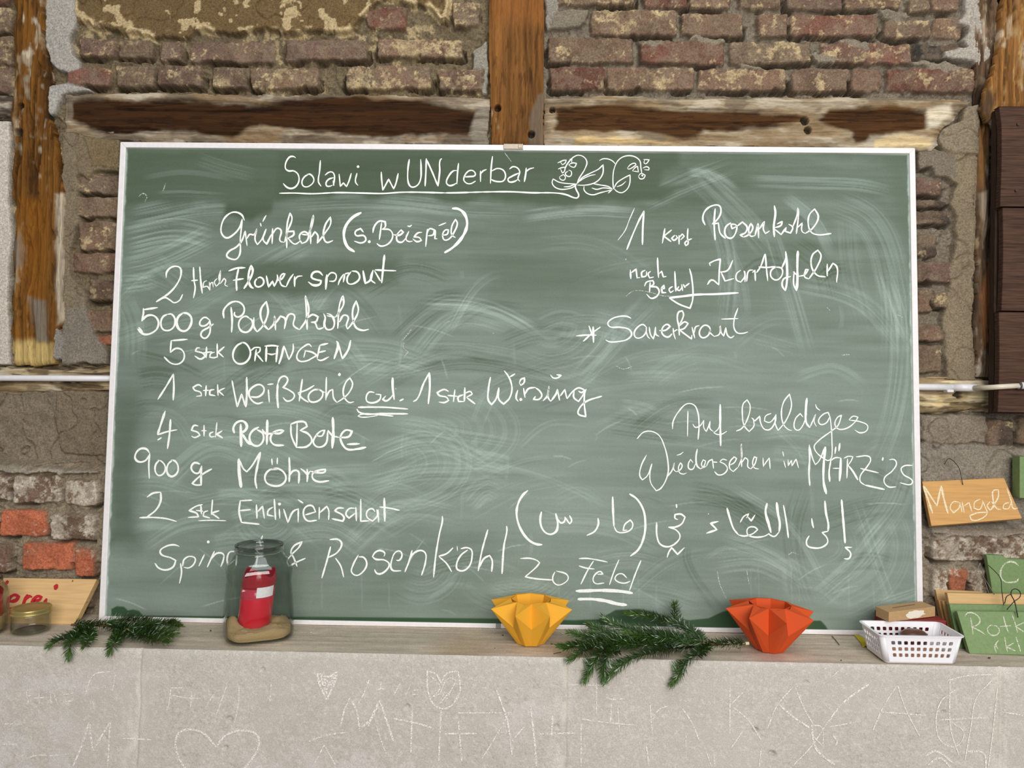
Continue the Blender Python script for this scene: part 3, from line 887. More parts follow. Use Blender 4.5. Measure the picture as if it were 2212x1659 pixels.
for k in range(6):
    r = 30+k*22
    swipe([(1190+r*math.cos(g), 705+.8*r*math.sin(g)) for g in np.linspace(-.2, 2.4, 9)], 14, .16)
    swipe([(860+r*1.1*math.cos(g), 1000+.7*r*math.sin(g)) for g in np.linspace(-1.9, 2.2, 12)], 16, .15)
    swipe([(950+r*1.2*math.cos(g), 930+.7*r*math.sin(g)) for g in np.linspace(-1.8, 1.6, 12)], 16, .13)
    swipe([(580+r*.5*math.cos(g), 1120+.45*r*math.sin(g)) for g in np.linspace(0.2, 3.2, 12)], 10, .18)
    swipe([(1120+r*math.cos(g), 1240+.6*r*math.sin(g)) for g in np.linspace(.2, 2.8, 12)], 18, .16)
    swipe([(910+r*.7*math.cos(g), 1210+.7*r*math.sin(g)) for g in np.linspace(.2, 2.4, 12)], 16, .16)
    swipe([(1780+r*1.3*math.cos(g), 1180+1.1*r*math.sin(g)) for g in np.linspace(-.6, 1.5, 12)], 20, .13)
for k in range(150):
    x = drng.uniform(240, 1960); y = drng.uniform(560, 1300)
    L = drng.uniform(80, 330); g = drng.normal(-.05, .28); bend = drng.normal(0, .12)*L
    if x > 1500 and drng.random() < .45: g = drng.normal(.8, .5)
    p0 = (x-L/2*math.cos(g), y-L/2*math.sin(g)); p2 = (x+L/2*math.cos(g), y+L/2*math.sin(g))
    swipe([p0, (x+bend*math.sin(g), y-abs(bend)), p2], drng.uniform(14, 70), drng.choice([.14, .18, .10, -.12, -.16, .22]))
for k in range(34):
    x = drng.uniform(480, 1960); y = drng.uniform(560, 1290); L = drng.uniform(20, 80)
    swipe([(x, y), (x+drng.normal(0, 3), y+L/2), (x+drng.normal(0, 5), y+L)], drng.uniform(6, 16), .11)
for k in range(60):
    x = drng.uniform(240, 1960); y = drng.uniform(700, 1320); L = drng.uniform(20, 120); g = drng.normal(0, .5)
    swipe([(x, y), (x+L/2*math.cos(g), y+L/2*math.sin(g)-4), (x+L*math.cos(g), y+L*math.sin(g))], 3.5, drng.uniform(.15, .4), smooth=True)
for k in range(14):
    x = drng.uniform(480, 1950)
    swipe([(x, 1210+drng.uniform(0, 60)), (x+1, 1270), (x+2, 1325)], 4, .12, smooth=True)


def clean(poly, keep, soft=.02, warp=.03):
    global D
    P = [board_st(*p) for p in parse(poly)]
    d = sdf_poly(S_+(fbm(S_*14, T_*14, 3, 311)-.5)*warp, T_+(fbm(S_*14, T_*14, 3, 312)-.5)*warp, P)
    m = sstep(soft, -soft, d)
    D = D*(1-m)+(keep+(b2-.5)*.06+(b3-.5)*.03)*m
    return m


clean('560,318 1470,318 1470,350 1440,360 1430,395 1480,400 1430,430 1330,436 1240,446 1120,440 980,432 760,420 590,428 588,455 540,470 480,470 484,430 580,420', .05, .012)
clean('262,318 600,318 600,426 480,440 330,436 262,450', .09, .02)
swipe(A_((300, 385), (400, 372), (520, 390)), 14, .14, smooth=True); swipe(A_((420, 340), (480, 360), (560, 380)), 40, .12); swipe(A_((330, 420), (400, 418), (500, 425)), 20, .2)
clean('1490,318 1975,318 1975,372 1900,352 1800,338 1640,335 1500,345', .12, .02)
clean('1925,360 1972,360 1976,640 1962,560 1940,440', .16, .02)
clean('500,575 620,560 860,560 860,610 640,640 520,630', .10, .02); clean('505,740 600,735 602,790 540,795 508,780', .10, .02); clean('236,840 300,850 300,1180 232,1180', .16, .03)
clean('1040,560 1360,570 1240,660 1060,640', .15, .06)
wet = np.zeros(S_.shape)
for poly in ('241,1334 241,1316 252,1310 268,1311 276,1319 288,1317 300,1320 312,1334 330,1340 241,1342', '300,1330 700,1333 1040,1336 1240,1340 1300,1338 1300,1375 300,1375',
             '1290,1340 1330,1318 1380,1316 1410,1322 1440,1334 1490,1340 1530,1336 1560,1322 1600,1312 1650,1314 1690,1332 1738,1350 1756,1341 1774,1341 1784,1352 1792,1366 1800,1375 1290,1375'):
    P = [board_st(*p) for p in parse(poly)]
    wet = np.maximum(wet, sstep(.002, -.002, sdf_poly(S_+(b1-.5)*.006, T_, P)))
D = np.clip(D, 0, 1)*(1-wet)
# dust gathered along the frame
ed = np.minimum.reduce([S_+.9865, .9865-S_, 1.1835-T_])
D += sstep(.006, 0, ed+(b2-.5)*.008)*.7
D = np.clip(D, 0.02, .9)
green = srgb('#3a4a31'); dust = srgb('#b0c0b6'); wetc = srgb('#2d4a2e')
BC = green*(1-D[..., None])+dust*D[..., None]
BC = BC*(1-wet[..., None])+(wetc*(.9+.2*b1)[..., None])*wet[..., None]
nz, nx = S_.shape
idx = np.arange(nz*nx).reshape(nz, nx)
qf = np.stack([idx[:-1, :-1], idx[:-1, 1:], idx[1:, 1:], idx[1:, :-1]], -1).reshape(-1, 4)
VB = (S_[..., None]*np.array([1, 0, 0])+T_[..., None]*BUP+BN*-.004).reshape(-1, 3)
M_BOARD = mat_tint('green_board_with_chalk_dust', 0.62, 300, 0.10, 0.0, stretch=(1, 2.5, 2.5), spec=0.3)
surf = obj('writing_surface', VB, qf, M_BOARD, board, colors=BC.reshape(-1, 3))

M_CHALK = mat_chalk('white_chalk', '#f3f4ee', .26, 420)
M_CHALK_FAINT = mat_chalk('faint_chalk', '#d3dbd3', .44, 420)


def on_board(px, py): return on_plane(px, py, BN*-.004, BN)


def chalk(text, x0, y0, w2212, what, width=4.6, mat=None, seed=1):
    return ribbons('chalk_tick' if mat else 'chalk_word', text, x0, y0, w2212/2212.0, width, on_board, BN, mat or M_CHALK, board, None, seed=seed)


chalk('''215,90 195,75 150,75 115,110 90,180 95,220 130,245 190,245 235,275 255,330 245,390 205,440 155,455 110,440 65,395;
370,285 320,315 290,370 300,420 335,437 400,410 432,360 420,315 380,283 350,288; 510,118 500,250 488,380 520,430;
565,297 610,262 650,258 675,290 665,420; 668,325 610,345 578,385 585,425 625,428 655,415; 662,360 672,423;
733,280 748,430 785,388 822,433 850,370 880,272; 947,270 930,380 960,420; d:960,195; 1237,255 1240,330 1255,475 1325,345 1385,460 1410,400 1440,272;
1572,105 1555,230 1560,385 1580,425 1610,440 1670,415 1705,350 1712,200 1708,105; 1760,430 1770,250 1775,95; 1778,110 1850,270 1915,430; 1915,430 1935,250 1945,110 1962,98;
18,512 200,510 400,518 700,505 1000,510 1250,515 1500,500 2000,508''', 600, 325, 400, 'first half of the chalk heading line', 4.2)
chalk('''135,210 100,210 40,275 22,340 50,365 100,355 130,335; 147,132 135,250 130,352; 205,275 260,272 318,260 320,235 285,207 250,215 210,265 202,310 240,345 275,345 325,318;
375,210 375,328; 378,245 400,215 438,198; 500,60 488,160 478,345; 490,215 550,188 610,205 635,260 615,315 560,325 500,310 487,300;
675,195 710,170 755,180 782,220 765,300 785,322; 775,235 700,270 660,300 670,325 730,322 765,300; 850,180 845,240 830,328; 845,225 880,195 932,180;
0,442 140,440 400,432 700,430 900,440 1200,447 1280,465 1340,490 1380,493 1395,470 1370,410 1360,375 1375,345''', 960, 325, 460, 'second half of the chalk heading line', 4.2)
ribbons('chalk_flower_drawing', '''1375,345 1400,290 1460,190 1480,120 1450,70 1390,50 1340,70 1300,110 1265,160 1245,215;
1175,130 1200,120 1230,105 1265,100 1255,130 1225,150 1205,120; 1290,150 1330,130 1372,135 1350,175 1310,165 1290,150; 1300,90 1325,95 1320,125;
1180,195 1215,180 1255,175 1245,220 1225,235 1205,190; 1290,205 1315,215 1318,255 1300,272 1265,260 1255,240 1285,215; 1195,275 1235,250 1258,280 1240,310 1200,295 1195,275;
1375,350 1290,345 1190,330 1130,297 1118,330 1140,375 1200,403 1280,400 1340,380 1375,350; 1240,378 1300,375 1330,362 1370,355;
1380,345 1430,285 1520,235 1600,195 1648,150 1645,240 1600,310 1540,345 1450,362 1380,360; 1390,330 1450,290 1520,260 1570,252;
1450,370 1450,410 1480,445 1540,462 1620,440 1740,410; 1540,345 1620,360 1700,375 1745,400; 1530,390 1580,405 1650,390 1740,400; 1700,445 1745,405;
1755,405 1750,300 1760,200 1800,110 1850,70 1920,55 1985,70 2030,110 2040,180 2050,240; 1608,108 1640,90 1690,88 1745,110 1780,148;
1760,395 1790,340 1860,290 1928,255 1925,340 1900,400 1840,440 1790,425 1760,395; 1790,378 1840,360 1885,322;
1900,185 1930,150 1980,135 1990,150 1950,180 1910,195 1900,185; 1950,215 1985,175 2005,165 2015,225 1985,215; 1955,215 2020,225; 2065,95 2128,98 2090,140 2072,130 2080,100;
2060,185 2100,170 2125,185 2120,205 2075,200; 2015,270 2040,240 2085,258 2070,290 2030,295 2015,270; d:2055,262''', 960, 325, 460/2212, 3.0, on_board, BN, M_CHALK, board, 'chalk drawing of two bell flowers with leaves')
chalk('''270,145 245,95 180,72 110,110 72,190 75,255 115,292 180,260 235,190 250,130; 250,130 235,280 205,470 150,470 118,445 135,410 200,370 245,320 275,235 292,360;
290,300 315,262 350,265 375,215 360,310 380,350 420,300 455,215; 455,215 430,310 460,345 500,260; 510,210 505,345; 510,260 550,210 580,225 575,320 612,330;
405,165 412,195; 455,100 440,125 425,155; 612,330 640,230 675,120 658,80 635,170 630,380; 630,240 690,235 690,265 640,295; 640,295 700,345 745,320;
745,320 740,270 780,240 815,265 800,320 760,340 735,300; 760,262 810,268; 815,265 850,170 858,100 835,190 835,345; 838,290 870,240 895,270 890,340;
890,340 950,260 1005,170 1003,115 960,180 945,290 970,330 1025,315; w8:1268,75 1190,120 1130,200 1118,280 1150,370 1210,412;
1285,245 1260,213 1215,240 1220,270 1290,275 1305,310 1270,335 1205,320; d:1335,325; 1365,250 1375,200 1420,150 1470,155 1470,200 1440,220; 1420,310 1440,160;
1440,220 1510,225 1535,270 1500,340 1430,362 1398,340; 1540,265 1590,270 1625,245 1605,225 1570,270 1575,320 1610,330 1650,290; 1672,235 1650,310 1680,325 1705,318;
1660,190 1680,195 1697,182; 1785,245 1750,250 1715,285 1760,290 1780,315 1740,325 1705,300; 1830,215 1815,370; 1822,270 1850,215 1890,225 1880,265 1835,275; 1900,225 1893,300 1915,300;
1925,190 1990,163; 1955,270 2000,260 2010,225 1985,225 1960,265 1975,310 2010,305 2060,240 2085,165 2070,135 2040,190 2040,270 2070,290;
w8:2040,42 2090,45 2140,80 2168,150 2160,220 2110,310 2040,380 1975,420''', 460, 440, 560, 'chalk line of the first vegetable on the list', 4.6)
chalk('''78,165 85,110 140,65 200,75 210,130 180,210 110,295 -12,378; -12,378 70,340 110,360 150,385 195,365 225,310; 320,70 325,190 335,250 320,345; 375,65 385,200 398,305; 300,190 360,185;
w3.4:440,190 415,200 405,250 440,240 465,275; w3.4:460,200 465,275 475,210 490,205 495,250; w3.4:530,170 505,200 520,240 545,215 560,100 545,160 555,220; w3.4:560,215 590,170 605,185 600,230 625,240;
630,105 700,80 780,75; w6:718,85 700,180 703,280; 668,188 765,172; w6:765,262 805,200 845,100 830,58 810,120 808,190 830,245 852,258; 890,165 865,195 870,235 900,245 940,215 935,175 905,160 880,175;
965,145 975,200 985,245 1020,195 1035,240 1065,170 1060,135; 1050,190 1100,175 1130,130 1110,130 1085,170 1100,230 1140,245; 1140,245 1170,180 1205,130; 1215,150 1215,245; 1215,190 1240,155 1285,148;
w6:1465,145 1430,112 1380,120 1365,160 1400,180 1450,190 1440,220 1380,230 1335,200; w7:1500,135 1490,270; 1490,180 1540,120 1580,135 1570,190 1520,195; 1600,230 1610,195 1650,130; 1660,130 1645,205; 1660,130 1700,120;
1715,110 1680,165 1690,215 1740,215 1790,165 1770,115 1720,105; w6:1820,100 1840,215 1880,190 1910,95; 1910,95 1890,180 1930,215; w6:2010,-40 1995,110 1985,212; 1925,95 2020,100 2115,103; 1920,100 1975,195''', 340, 560, 540, 'chalk line of the second vegetable on the list', 4.8)
chalk('''218,125 85,145; 85,130 85,180 68,250; w6:68,250 120,200 180,200 220,245 215,310 160,360 90,370 30,320; 40,305 80,350; 310,185 265,210 245,270 265,325 320,335 365,300 375,230 340,185 300,190;
w7:450,175 410,205 390,265 420,330 470,340 515,295 525,220 490,180 440,175; 695,240 650,215 610,245 605,285 640,295 685,265 695,235; 695,240 700,300 690,370 650,408 615,385 620,350 680,310 730,275;
825,225 820,160 850,110 910,72 970,78 1010,125 1000,185 950,212 920,190 925,165; 890,120 900,240 895,355; 1060,225 1025,205 975,235 960,290 985,340 1040,350 1090,280 1075,235 1055,225; 1100,215 1100,300 1130,350;
1130,350 1185,290 1230,170 1215,70 1170,130 1160,190 1190,280 1235,330; 1235,330 1285,270 1290,205 1300,335; 1300,270 1345,205 1385,225 1380,325; 1385,270 1430,185 1470,195 1465,290 1520,330;
1520,330 1580,240 1605,150 1575,18 1580,100 1590,330; 1595,220 1640,190 1690,210 1670,255 1625,260; 1625,262 1660,265 1690,320 1740,310; 1740,180 1755,215 1750,280 1770,325 1820,320 1840,265 1810,195 1770,180; 1740,310 1750,230; 1770,200 1850,215;
1850,215 1890,160 1925,90 1918,20 1890,90 1870,320; 1885,260 1930,195 1965,210 1950,290 1960,325; 1960,325 2010,260 2060,150 2040,65 2010,140 2010,230 2040,310 2100,335 2158,325''', 290, 635, 520, 'chalk line giving five hundred grams of palm kale', 5.2)
chalk('''330,40 150,55; 152,50 140,185; 140,185 200,140 260,150 292,200 280,270 220,310 150,300 72,230; 465,135 430,135 415,170 500,195 520,225 470,255 405,220; 535,120 530,245; 485,190 595,175; 625,180 580,195 570,235 620,240 660,225; 650,85 652,240; 730,120 660,180 720,235;
930,75 870,105 825,180 830,260 880,305 960,290 1010,210 1000,140 950,80 905,75; 1015,165 1060,130 1115,130 1115,165 1075,200; 1075,145 1058,280; 1078,200 1150,285; w6:1185,120 1180,285; 1165,115 1250,108 1320,115; w6:1305,120 1290,290; 1195,195 1245,205 1285,195;
w6:1375,110 1350,220 1320,310; 1378,115 1430,265; 1430,265 1475,160 1475,85; 1675,125 1650,95 1590,120 1530,180 1515,240 1540,275 1620,275 1690,240 1735,215 1680,180 1600,165; 1610,160 1590,240; w6:1855,85 1765,105; 1765,105 1735,250; w6:1745,185 1830,165; 1735,255 1770,270 1865,230;
w7:1945,60 1960,80 1920,255; 1965,85 2010,255; w6:2010,255 2075,150 2100,50''', 340, 725, 440, 'chalk line listing five oranges', 4.8)
chalk('''48,302 120,190 198,58 202,180 196,310; 470,180 440,160 385,185 400,210 460,235 465,265 415,270; 512,165 505,270; 480,215 545,212; 590,205 550,215 545,255 600,265; 620,155 625,265; 690,190 630,220 680,265; 758,118 785,260 808,370 850,250 890,375; w6:890,375 900,240 898,85;
930,275 1010,275 1060,230 1060,185 1020,158 960,180 920,230 940,300 1000,340 1055,325; 1105,205 1115,330; 1095,158 1155,152; w6:1200,385 1190,270 1195,150; 1195,150 1220,95 1260,78 1290,105 1270,160 1245,185 1310,215 1355,260 1330,305 1280,315 1245,280; 1430,105 1400,320; 1545,165 1480,205 1385,240; 1390,245 1430,290 1490,328;
1600,205 1540,210 1490,260 1500,315 1550,325 1610,290 1625,235 1590,205 1560,200; 1600,215 1645,235; 1660,85 1655,310; 1655,290 1690,220 1720,205 1730,290 1760,330; 1760,330 1820,290 1880,230 1910,150 1885,95 1850,130 1820,230 1840,295 1880,330 1925,322; 2120,235 2070,230 2040,280 2050,320 2110,332 2170,300 2180,255 2130,250;
w5:1960,375 2210,375 2440,392; w5:1950,390 1970,420 2210,435 2440,438; w4:1960,460 1985,445 2210,450 2300,460; w3:1985,445 1960,460 2000,470 2150,455; d:1785,62''', 330, 795, 500, 'chalk line with the white cabbage and its double underline', 4.8)
chalk('''60,265 30,300 60,315 110,280 125,255; w7:125,90 125,180 140,305; 190,315 230,295; 320,320 350,305 420,150 475,42; w6:475,42 480,180 465,345; 660,225 620,205 550,235 570,262 640,280 660,310 620,330 565,325; 720,205 705,325; 650,262 745,270; 800,255 750,280 755,320 810,320; 815,185 810,320; 820,240 870,225 885,250 830,280; 830,280 915,345;
1060,85 1040,200 1040,310 1070,350 1110,300 1140,190; 1140,185 1140,300 1185,345 1240,290 1265,200 1250,120 1225,70 1190,25; 1245,85 1295,55; 1320,210 1305,290 1325,320; 1335,150 1350,110 1385,95 1380,140 1350,165 1335,145; d:1350,300; 1375,190 1390,285; 1390,250 1420,200 1485,185; 1485,185 1530,220 1550,265 1520,300 1470,300 1490,270;
1560,315 1600,270 1620,175 1610,280 1635,320; 1635,320 1690,240 1700,205 1720,310; 1725,270 1770,205 1790,295; 1790,295 1850,220 1900,190 1960,210 1930,235 1900,220; 1860,215 1855,280 1900,320 1950,250 1975,200; 1960,215 1955,330 1970,465 1900,440 1895,420 1960,330 2125,268; 1632,65 1660,95 1700,95 1735,70 1690,65''', 820, 795, 500, 'chalk line offering a savoy cabbage instead', 4.8)
chalk('''w6:165,55 130,160 90,285; 90,285 180,255 280,235; w6:215,135 205,280 185,420; 90,335 130,310; 480,200 440,195 415,240 480,265 495,290 440,310 415,295; 535,190 535,300; 510,245 560,245; 625,255 590,275 595,300 640,300; w3.4:658,165 645,310; 710,245 655,280 715,315; w7:825,270 815,220 850,165 910,155 945,200 930,240 880,270; w7:885,180 890,400; w7:900,275 960,360 1000,380;
w6:1060,210 1000,245 970,300 990,370 1050,390 1100,340 1095,270 1040,235; w7:1140,140 1135,380; w6:1090,230 1120,270 1200,270; w6:1180,265 1260,270 1295,245 1260,240 1190,270 1170,330 1200,375 1300,385; 1365,185 1370,290 1420,410; 1425,170 1420,400; w6:1360,185 1430,160 1500,165 1520,205 1450,245; w6:1455,245 1530,275 1565,340 1520,395 1420,405;
w5.5:1600,290 1660,295 1690,240 1650,250 1600,300 1580,360 1620,400 1690,380 1720,240; w8:1765,115 1770,260 1760,415; 1720,240 1760,290 1830,310; w6:1830,310 1920,300 1950,250 1890,240 1840,300 1850,360 1900,420 2000,420 2085,402; w6:1900,375 2025,370''', 320, 875, 500, 'chalk line listing four beetroots', 4.8)
chalk('''w5.5:215,95 180,50 120,45 70,90 60,150 100,185 170,170 210,110; 215,95 205,200 210,365; 320,165 280,210 275,290 310,330 360,310 380,240 340,180 300,165; w5.5:460,165 410,210 400,300 440,340 500,310 515,230 480,175 440,165; w5.5:750,210 690,195 655,240 680,295 730,305 760,240; w5.5:765,225 760,330 760,430 700,430 665,415 720,360 800,300 875,260;
w10:1160,150 1165,300 1185,460; 1170,170 1210,260 1245,290 1290,240 1390,80; w6:1390,80 1360,220 1335,380 1352,470; 1570,265 1490,270 1440,330 1450,400 1530,440 1610,430 1660,370 1640,300 1570,255 1510,260; 1510,150 1515,220; 1570,140 1568,210; w5.5:1695,135 1700,270 1695,400; w5.5:1700,330 1740,280 1790,285 1800,350 1795,415; w5.5:1885,260 1890,320 1885,400; 1815,255 1860,290 1890,325 1920,280;
w5.5:1920,285 2000,300 2075,290 2080,265 2010,275 1945,310 1945,360 2000,395 2120,385''', 280, 960, 450, 'chalk line giving nine hundred grams of carrots', 5)
chalk('''103,72 150,40 215,30; w6:215,30 215,100 180,170 100,235; 42,237 150,235 260,245 345,268; 555,130 500,145 445,180 510,205 520,230 435,235; 540,135 545,210; 500,178 560,185; 600,180 565,195 560,225 615,240; 635,90 625,215; 690,180 625,200 690,245; w3:520,262 620,258 745,262; 955,95 860,100; 860,95 850,190 870,280; 855,180 945,172; 865,275 1015,290;
990,130 995,245; 1000,190 1040,145 1055,245; 1125,150 1085,180 1080,215 1130,225; 1135,85 1145,255; 1175,165 1180,245; d:1178,127; 1210,165 1245,275 1290,185 1330,165; 1330,160 1328,275; 1325,90 1370,120; 1385,215 1470,190 1440,140 1390,150 1370,200 1400,260 1480,258; 1500,150 1498,250; 1500,200 1560,145 1575,175 1575,255; w5.5:1700,160 1650,160 1625,180 1700,235 1690,265 1600,245;
1790,160 1740,165 1715,210 1740,240 1790,200; 1795,150 1800,265; 1835,85 1835,265 1905,262; 1950,190 1930,165 1890,180 1885,230 1930,265 1970,220 1965,170; 1975,170 1980,275; w5.5:2025,75 2030,270; 1985,150 2070,160 2150,178''', 290, 1055, 590, 'chalk line listing two endives', 4.8)
chalk('''300,355 250,340 170,355 115,400 125,430 220,465 265,490 240,550 170,580 100,560 65,515; 310,515 320,600 300,710; 330,545 345,480 400,450 450,470 440,520 390,560 340,555; 540,430 485,545; d:575,312; 635,400 565,555; 600,480 660,420 720,430 720,480 695,550; 845,405 780,410 755,480 765,535 830,480; 850,410 840,540; 1095,250 1080,295 1030,540; 1010,380 1110,370;
1425,548 1390,460 1365,410 1395,350 1470,312 1440,365 1375,430 1330,500 1350,545 1410,510 1505,468; 1745,355 1715,470 1660,660; 1735,290 1820,290 1850,325 1810,410 1715,465; 1790,465 1840,540 1870,650; 2010,435 1960,530 1945,600 1990,632 2050,600 2090,520 2060,460 2010,455''', 320, 1100, 500, 'chalk words spinach and, partly behind the jar', 4.6)
chalk('''320,665 335,620 270,580 200,605 160,665 200,700 330,715 395,770 340,870 250,910 210,890 190,845; 495,715 530,720 575,650 550,590 490,600 430,720 420,820 440,855 565,865; 718,575 690,680 615,885; 640,820 740,620 850,580 905,620 905,740 850,930; 1140,95 1145,140 1100,350 1050,650 1018,960; 1295,540 1200,625 1090,660; 1095,665 1200,760 1275,880;
1400,555 1490,540 1550,570 1560,660 1520,800 1430,865 1350,840 1345,760 1400,650 1500,570; 1782,285 1700,580 1645,870; 1660,820 1730,690 1805,650 1840,710 1835,880; w5:2045,235 2050,290 2010,500 1980,910; w2.5:1350,515 1355,585''', 780, 1100, 340, 'chalk word for Brussels sprouts right of the jar', 4.6)
chalk('''100,158 260,155 370,190 410,225 370,280 180,450 350,480 610,500; 655,370 620,450 630,530 700,580 800,550 865,480 850,420 675,355; 1035,160 1150,155 1300,175 1495,215; 1270,195 1190,320 1065,570; 1035,275 1150,310 1285,325; 1330,410 1420,405 1380,365 1310,395 1260,490 1290,550 1440,548; 1675,175 1600,350 1520,580; 1800,468 1720,400 1640,420 1610,480 1650,525 1760,550 1855,520;
2025,185 1940,390 1840,670; w8:985,675 1050,675 1400,665 1700,680 1895,710; w8.5:1015,805 1250,805 1450,830 1650,880 1800,898''', 1110, 1185, 300, 'chalk words about the field, underlined twice', 3.9)
chalk('''w2.2:180,85 130,200 90,300 20,395; 105,485 150,370 220,210 270,115 260,250 255,440; 470,280 445,425; 535,295 460,355 530,408; 565,345 535,375 555,395 590,370 575,345; 605,345 605,435; 605,370 635,335 655,355 620,390; 690,280 685,370 690,430 670,445 660,420 690,395 730,378; 855,250 832,195 850,120 920,65 990,65 1005,120 975,190 920,240; 950,90 940,230 950,395; 925,240 980,230 1000,330 1050,378;
1100,225 1050,270 1050,350 1100,375 1150,310 1150,250 1100,240 1110,285 1160,260; 1160,260 1210,220 1255,270 1240,320 1190,345 1220,365; 1220,365 1270,340 1310,270 1290,235 1270,290 1290,355 1330,350; 1330,350 1360,235 1365,375; 1370,290 1420,215 1410,290 1430,330 1470,305; w6:1515,62 1525,130 1510,260 1515,365; 1520,275 1580,250 1590,215 1540,240; 1520,290 1580,340 1630,270; 1630,270 1620,310 1670,325 1690,270 1650,240;
1690,270 1730,160 1740,85 1745,130 1725,335; 1730,280 1780,230 1780,310 1810,330; 1810,330 1880,280 1935,170 1900,95 1850,150 1840,250 1870,320 1930,342 2060,330''', 1330, 430, 500, 'top chalk line of the right column', 4.6)
chalk('''95,210 100,300; 105,240 150,205 160,290 190,285; 240,215 205,235 205,280 245,270 250,225; 290,225 265,250 280,290 320,280; 355,95 358,180 365,290; 370,250 395,225 410,280 440,275; 230,370 250,330 310,315 320,345 280,375; 285,330 278,430; 285,375 350,380 370,430 300,485 250,445; 385,395 420,390 415,360 395,390 400,430 440,430; 500,370 465,400 480,430 510,410; 520,225 525,330 530,420; 560,370 540,400 565,410 585,380; 585,350 595,415; 600,350 620,385; 620,370 660,340;
660,200 680,280 690,500 665,580 560,540 465,480; w6:465,480 600,465 720,450 900,445 1130,432; 860,175 850,150 900,125 955,110 945,220 940,355 870,310 830,355; 1075,120 1020,220 945,235; 960,230 1000,320 1085,295; 1150,215 1110,250 1110,310 1150,330 1190,270 1180,220; 1190,225 1190,330; 1205,325 1230,220 1270,215; 1260,240 1285,215 1290,320; 1380,60 1340,180 1300,240; 1385,60 1395,200 1408,320; 1320,185 1400,190 1480,180;
1490,180 1440,220 1440,280 1490,310 1545,260 1540,200 1480,185; 1540,200 1580,100 1578,35; w6:1578,35 1590,150 1590,330 1575,415; 1575,415 1545,360 1560,300 1630,275; w7:1695,30 1690,150 1690,330 1680,415; 1680,415 1655,350 1660,225; 1650,230 1700,275; 1700,275 1760,260 1795,210 1770,210 1760,280 1800,300; 1800,300 1880,180 1915,70 1885,25 1835,70 1825,180 1880,265 1960,280; 1975,155 1975,275; 1980,230 2030,150 2065,180 2065,335''', 1340, 535, 500, 'second chalk line of the right column with a long underline', 4.5)
chalk('''50,308 180,298 295,300; 205,185 235,270 260,330; w6:255,195 260,390; 345,200 250,270 135,375; 710,98 660,75 570,75 470,110 430,160 450,195 580,205 690,235 715,290 670,345 560,375 440,375 405,355; 900,215 850,172 780,210 745,280 770,330 840,320 890,250 885,200; 890,250 905,310 935,342; 925,200 940,290 975,345 990,280 1000,200; 1000,200 1005,290 1045,315; 1045,245 1120,240 1175,195 1140,170 1085,210 1080,280 1150,322 1200,280;
1210,215 1220,290 1240,350; 1215,260 1260,230; 1285,305 1280,200 1260,90 1280,20 1320,10 1335,50 1310,130 1285,170; 1285,190 1350,140 1390,160 1340,220 1265,240; 1290,240 1430,345 1435,295; 1435,200 1455,280 1470,338; 1465,270 1480,200 1525,185; 1660,250 1640,200 1590,180 1540,220 1525,290 1560,330 1630,300 1655,230 1650,260 1700,315; 1700,315 1760,290 1770,190 1785,270 1815,310 1840,205; 1840,205 1860,300 1900,330 1940,305;
1985,-25 1940,110 1940,220 1975,270 2040,278 2105,260; 1785,108 1880,105 1988,100''', 1235, 670, 400, 'chalk word after a star in the right column', 4.2)
chalk('''85,395 90,320 150,210 240,130 310,145 345,210 360,360 350,505; 245,205 240,470; 295,340 320,375 370,360 410,300; 410,300 410,380 435,420 465,350 475,310; 475,310 475,390 510,420; w6:580,135 580,300 585,570; 515,430 560,390 580,280; 510,430 550,450 600,445 650,415; 745,415 800,390 870,270 890,150 860,90 820,130 810,240 830,360 880,420 930,360 920,280; 905,275 940,310 990,260 1000,330 1040,395 1090,400 1150,320 1160,240;
1110,230 1050,260 1040,310 1090,325 1140,280 1160,240; 1160,240 1150,330 1180,410; 1180,410 1260,310 1320,150 1300,30 1240,110 1215,230 1240,350 1290,400 1325,410; 1440,270 1410,232 1360,290 1355,390 1390,405 1440,350 1480,230; w6:1480,70 1470,180 1475,330 1510,380; 1510,380 1570,240 1555,320 1580,368; 1570,135 1580,170 1618,202; 1720,270 1700,220 1650,240 1600,310 1620,345 1680,330 1720,260;
1720,260 1735,400 1740,530 1742,625 1730,700 1705,720 1650,695 1575,630 1555,575 1590,525 1740,410 1800,360 1840,250 1800,270 1770,340 1800,390 1880,390 1980,320 2010,270 1960,260 1915,300; 1920,300 2040,320 2110,360 2100,410 2030,432 1975,402''', 1435, 845, 460, 'first chalk line of the farewell at the lower right', 3.4)
chalk('''175,345 110,480 95,600 125,645 180,600 240,450; 240,450 215,560 225,680 290,775 340,750 430,570 430,430 390,250 320,110 230,65 140,75 60,155; 420,610 480,530 505,440 500,520 530,550; 535,350 575,340 615,310; 530,550 580,520 600,470 580,440 555,500 570,560 620,575 655,560; 730,440 700,400 675,450 680,510 720,520 760,450; w5:780,275 765,380 780,480 820,515; 820,515 860,480 880,420 850,405 830,460 850,500 890,480;
890,480 920,420 960,400 975,510; 960,430 1020,435; 1135,410 1080,400 1050,430 1110,460 1140,510 1100,570 1030,585 985,545; 1165,470 1220,440 1250,390 1220,370 1170,430 1170,510 1210,545 1270,490; 1270,490 1310,380 1305,215 1310,490; 1312,440 1350,380 1380,400 1385,490 1420,515; 1420,515 1470,450 1490,380 1460,370 1440,440 1460,500 1515,515; 1565,380 1570,490; 1570,480 1640,380; 1640,380 1650,515; 1800,305 1812,365; 1812,415 1835,500; 1865,400 1865,475 1905,410 1910,480 1960,395 1990,505''', 1365, 920, 400, 'second chalk line of the farewell at the lower right', 3.4)
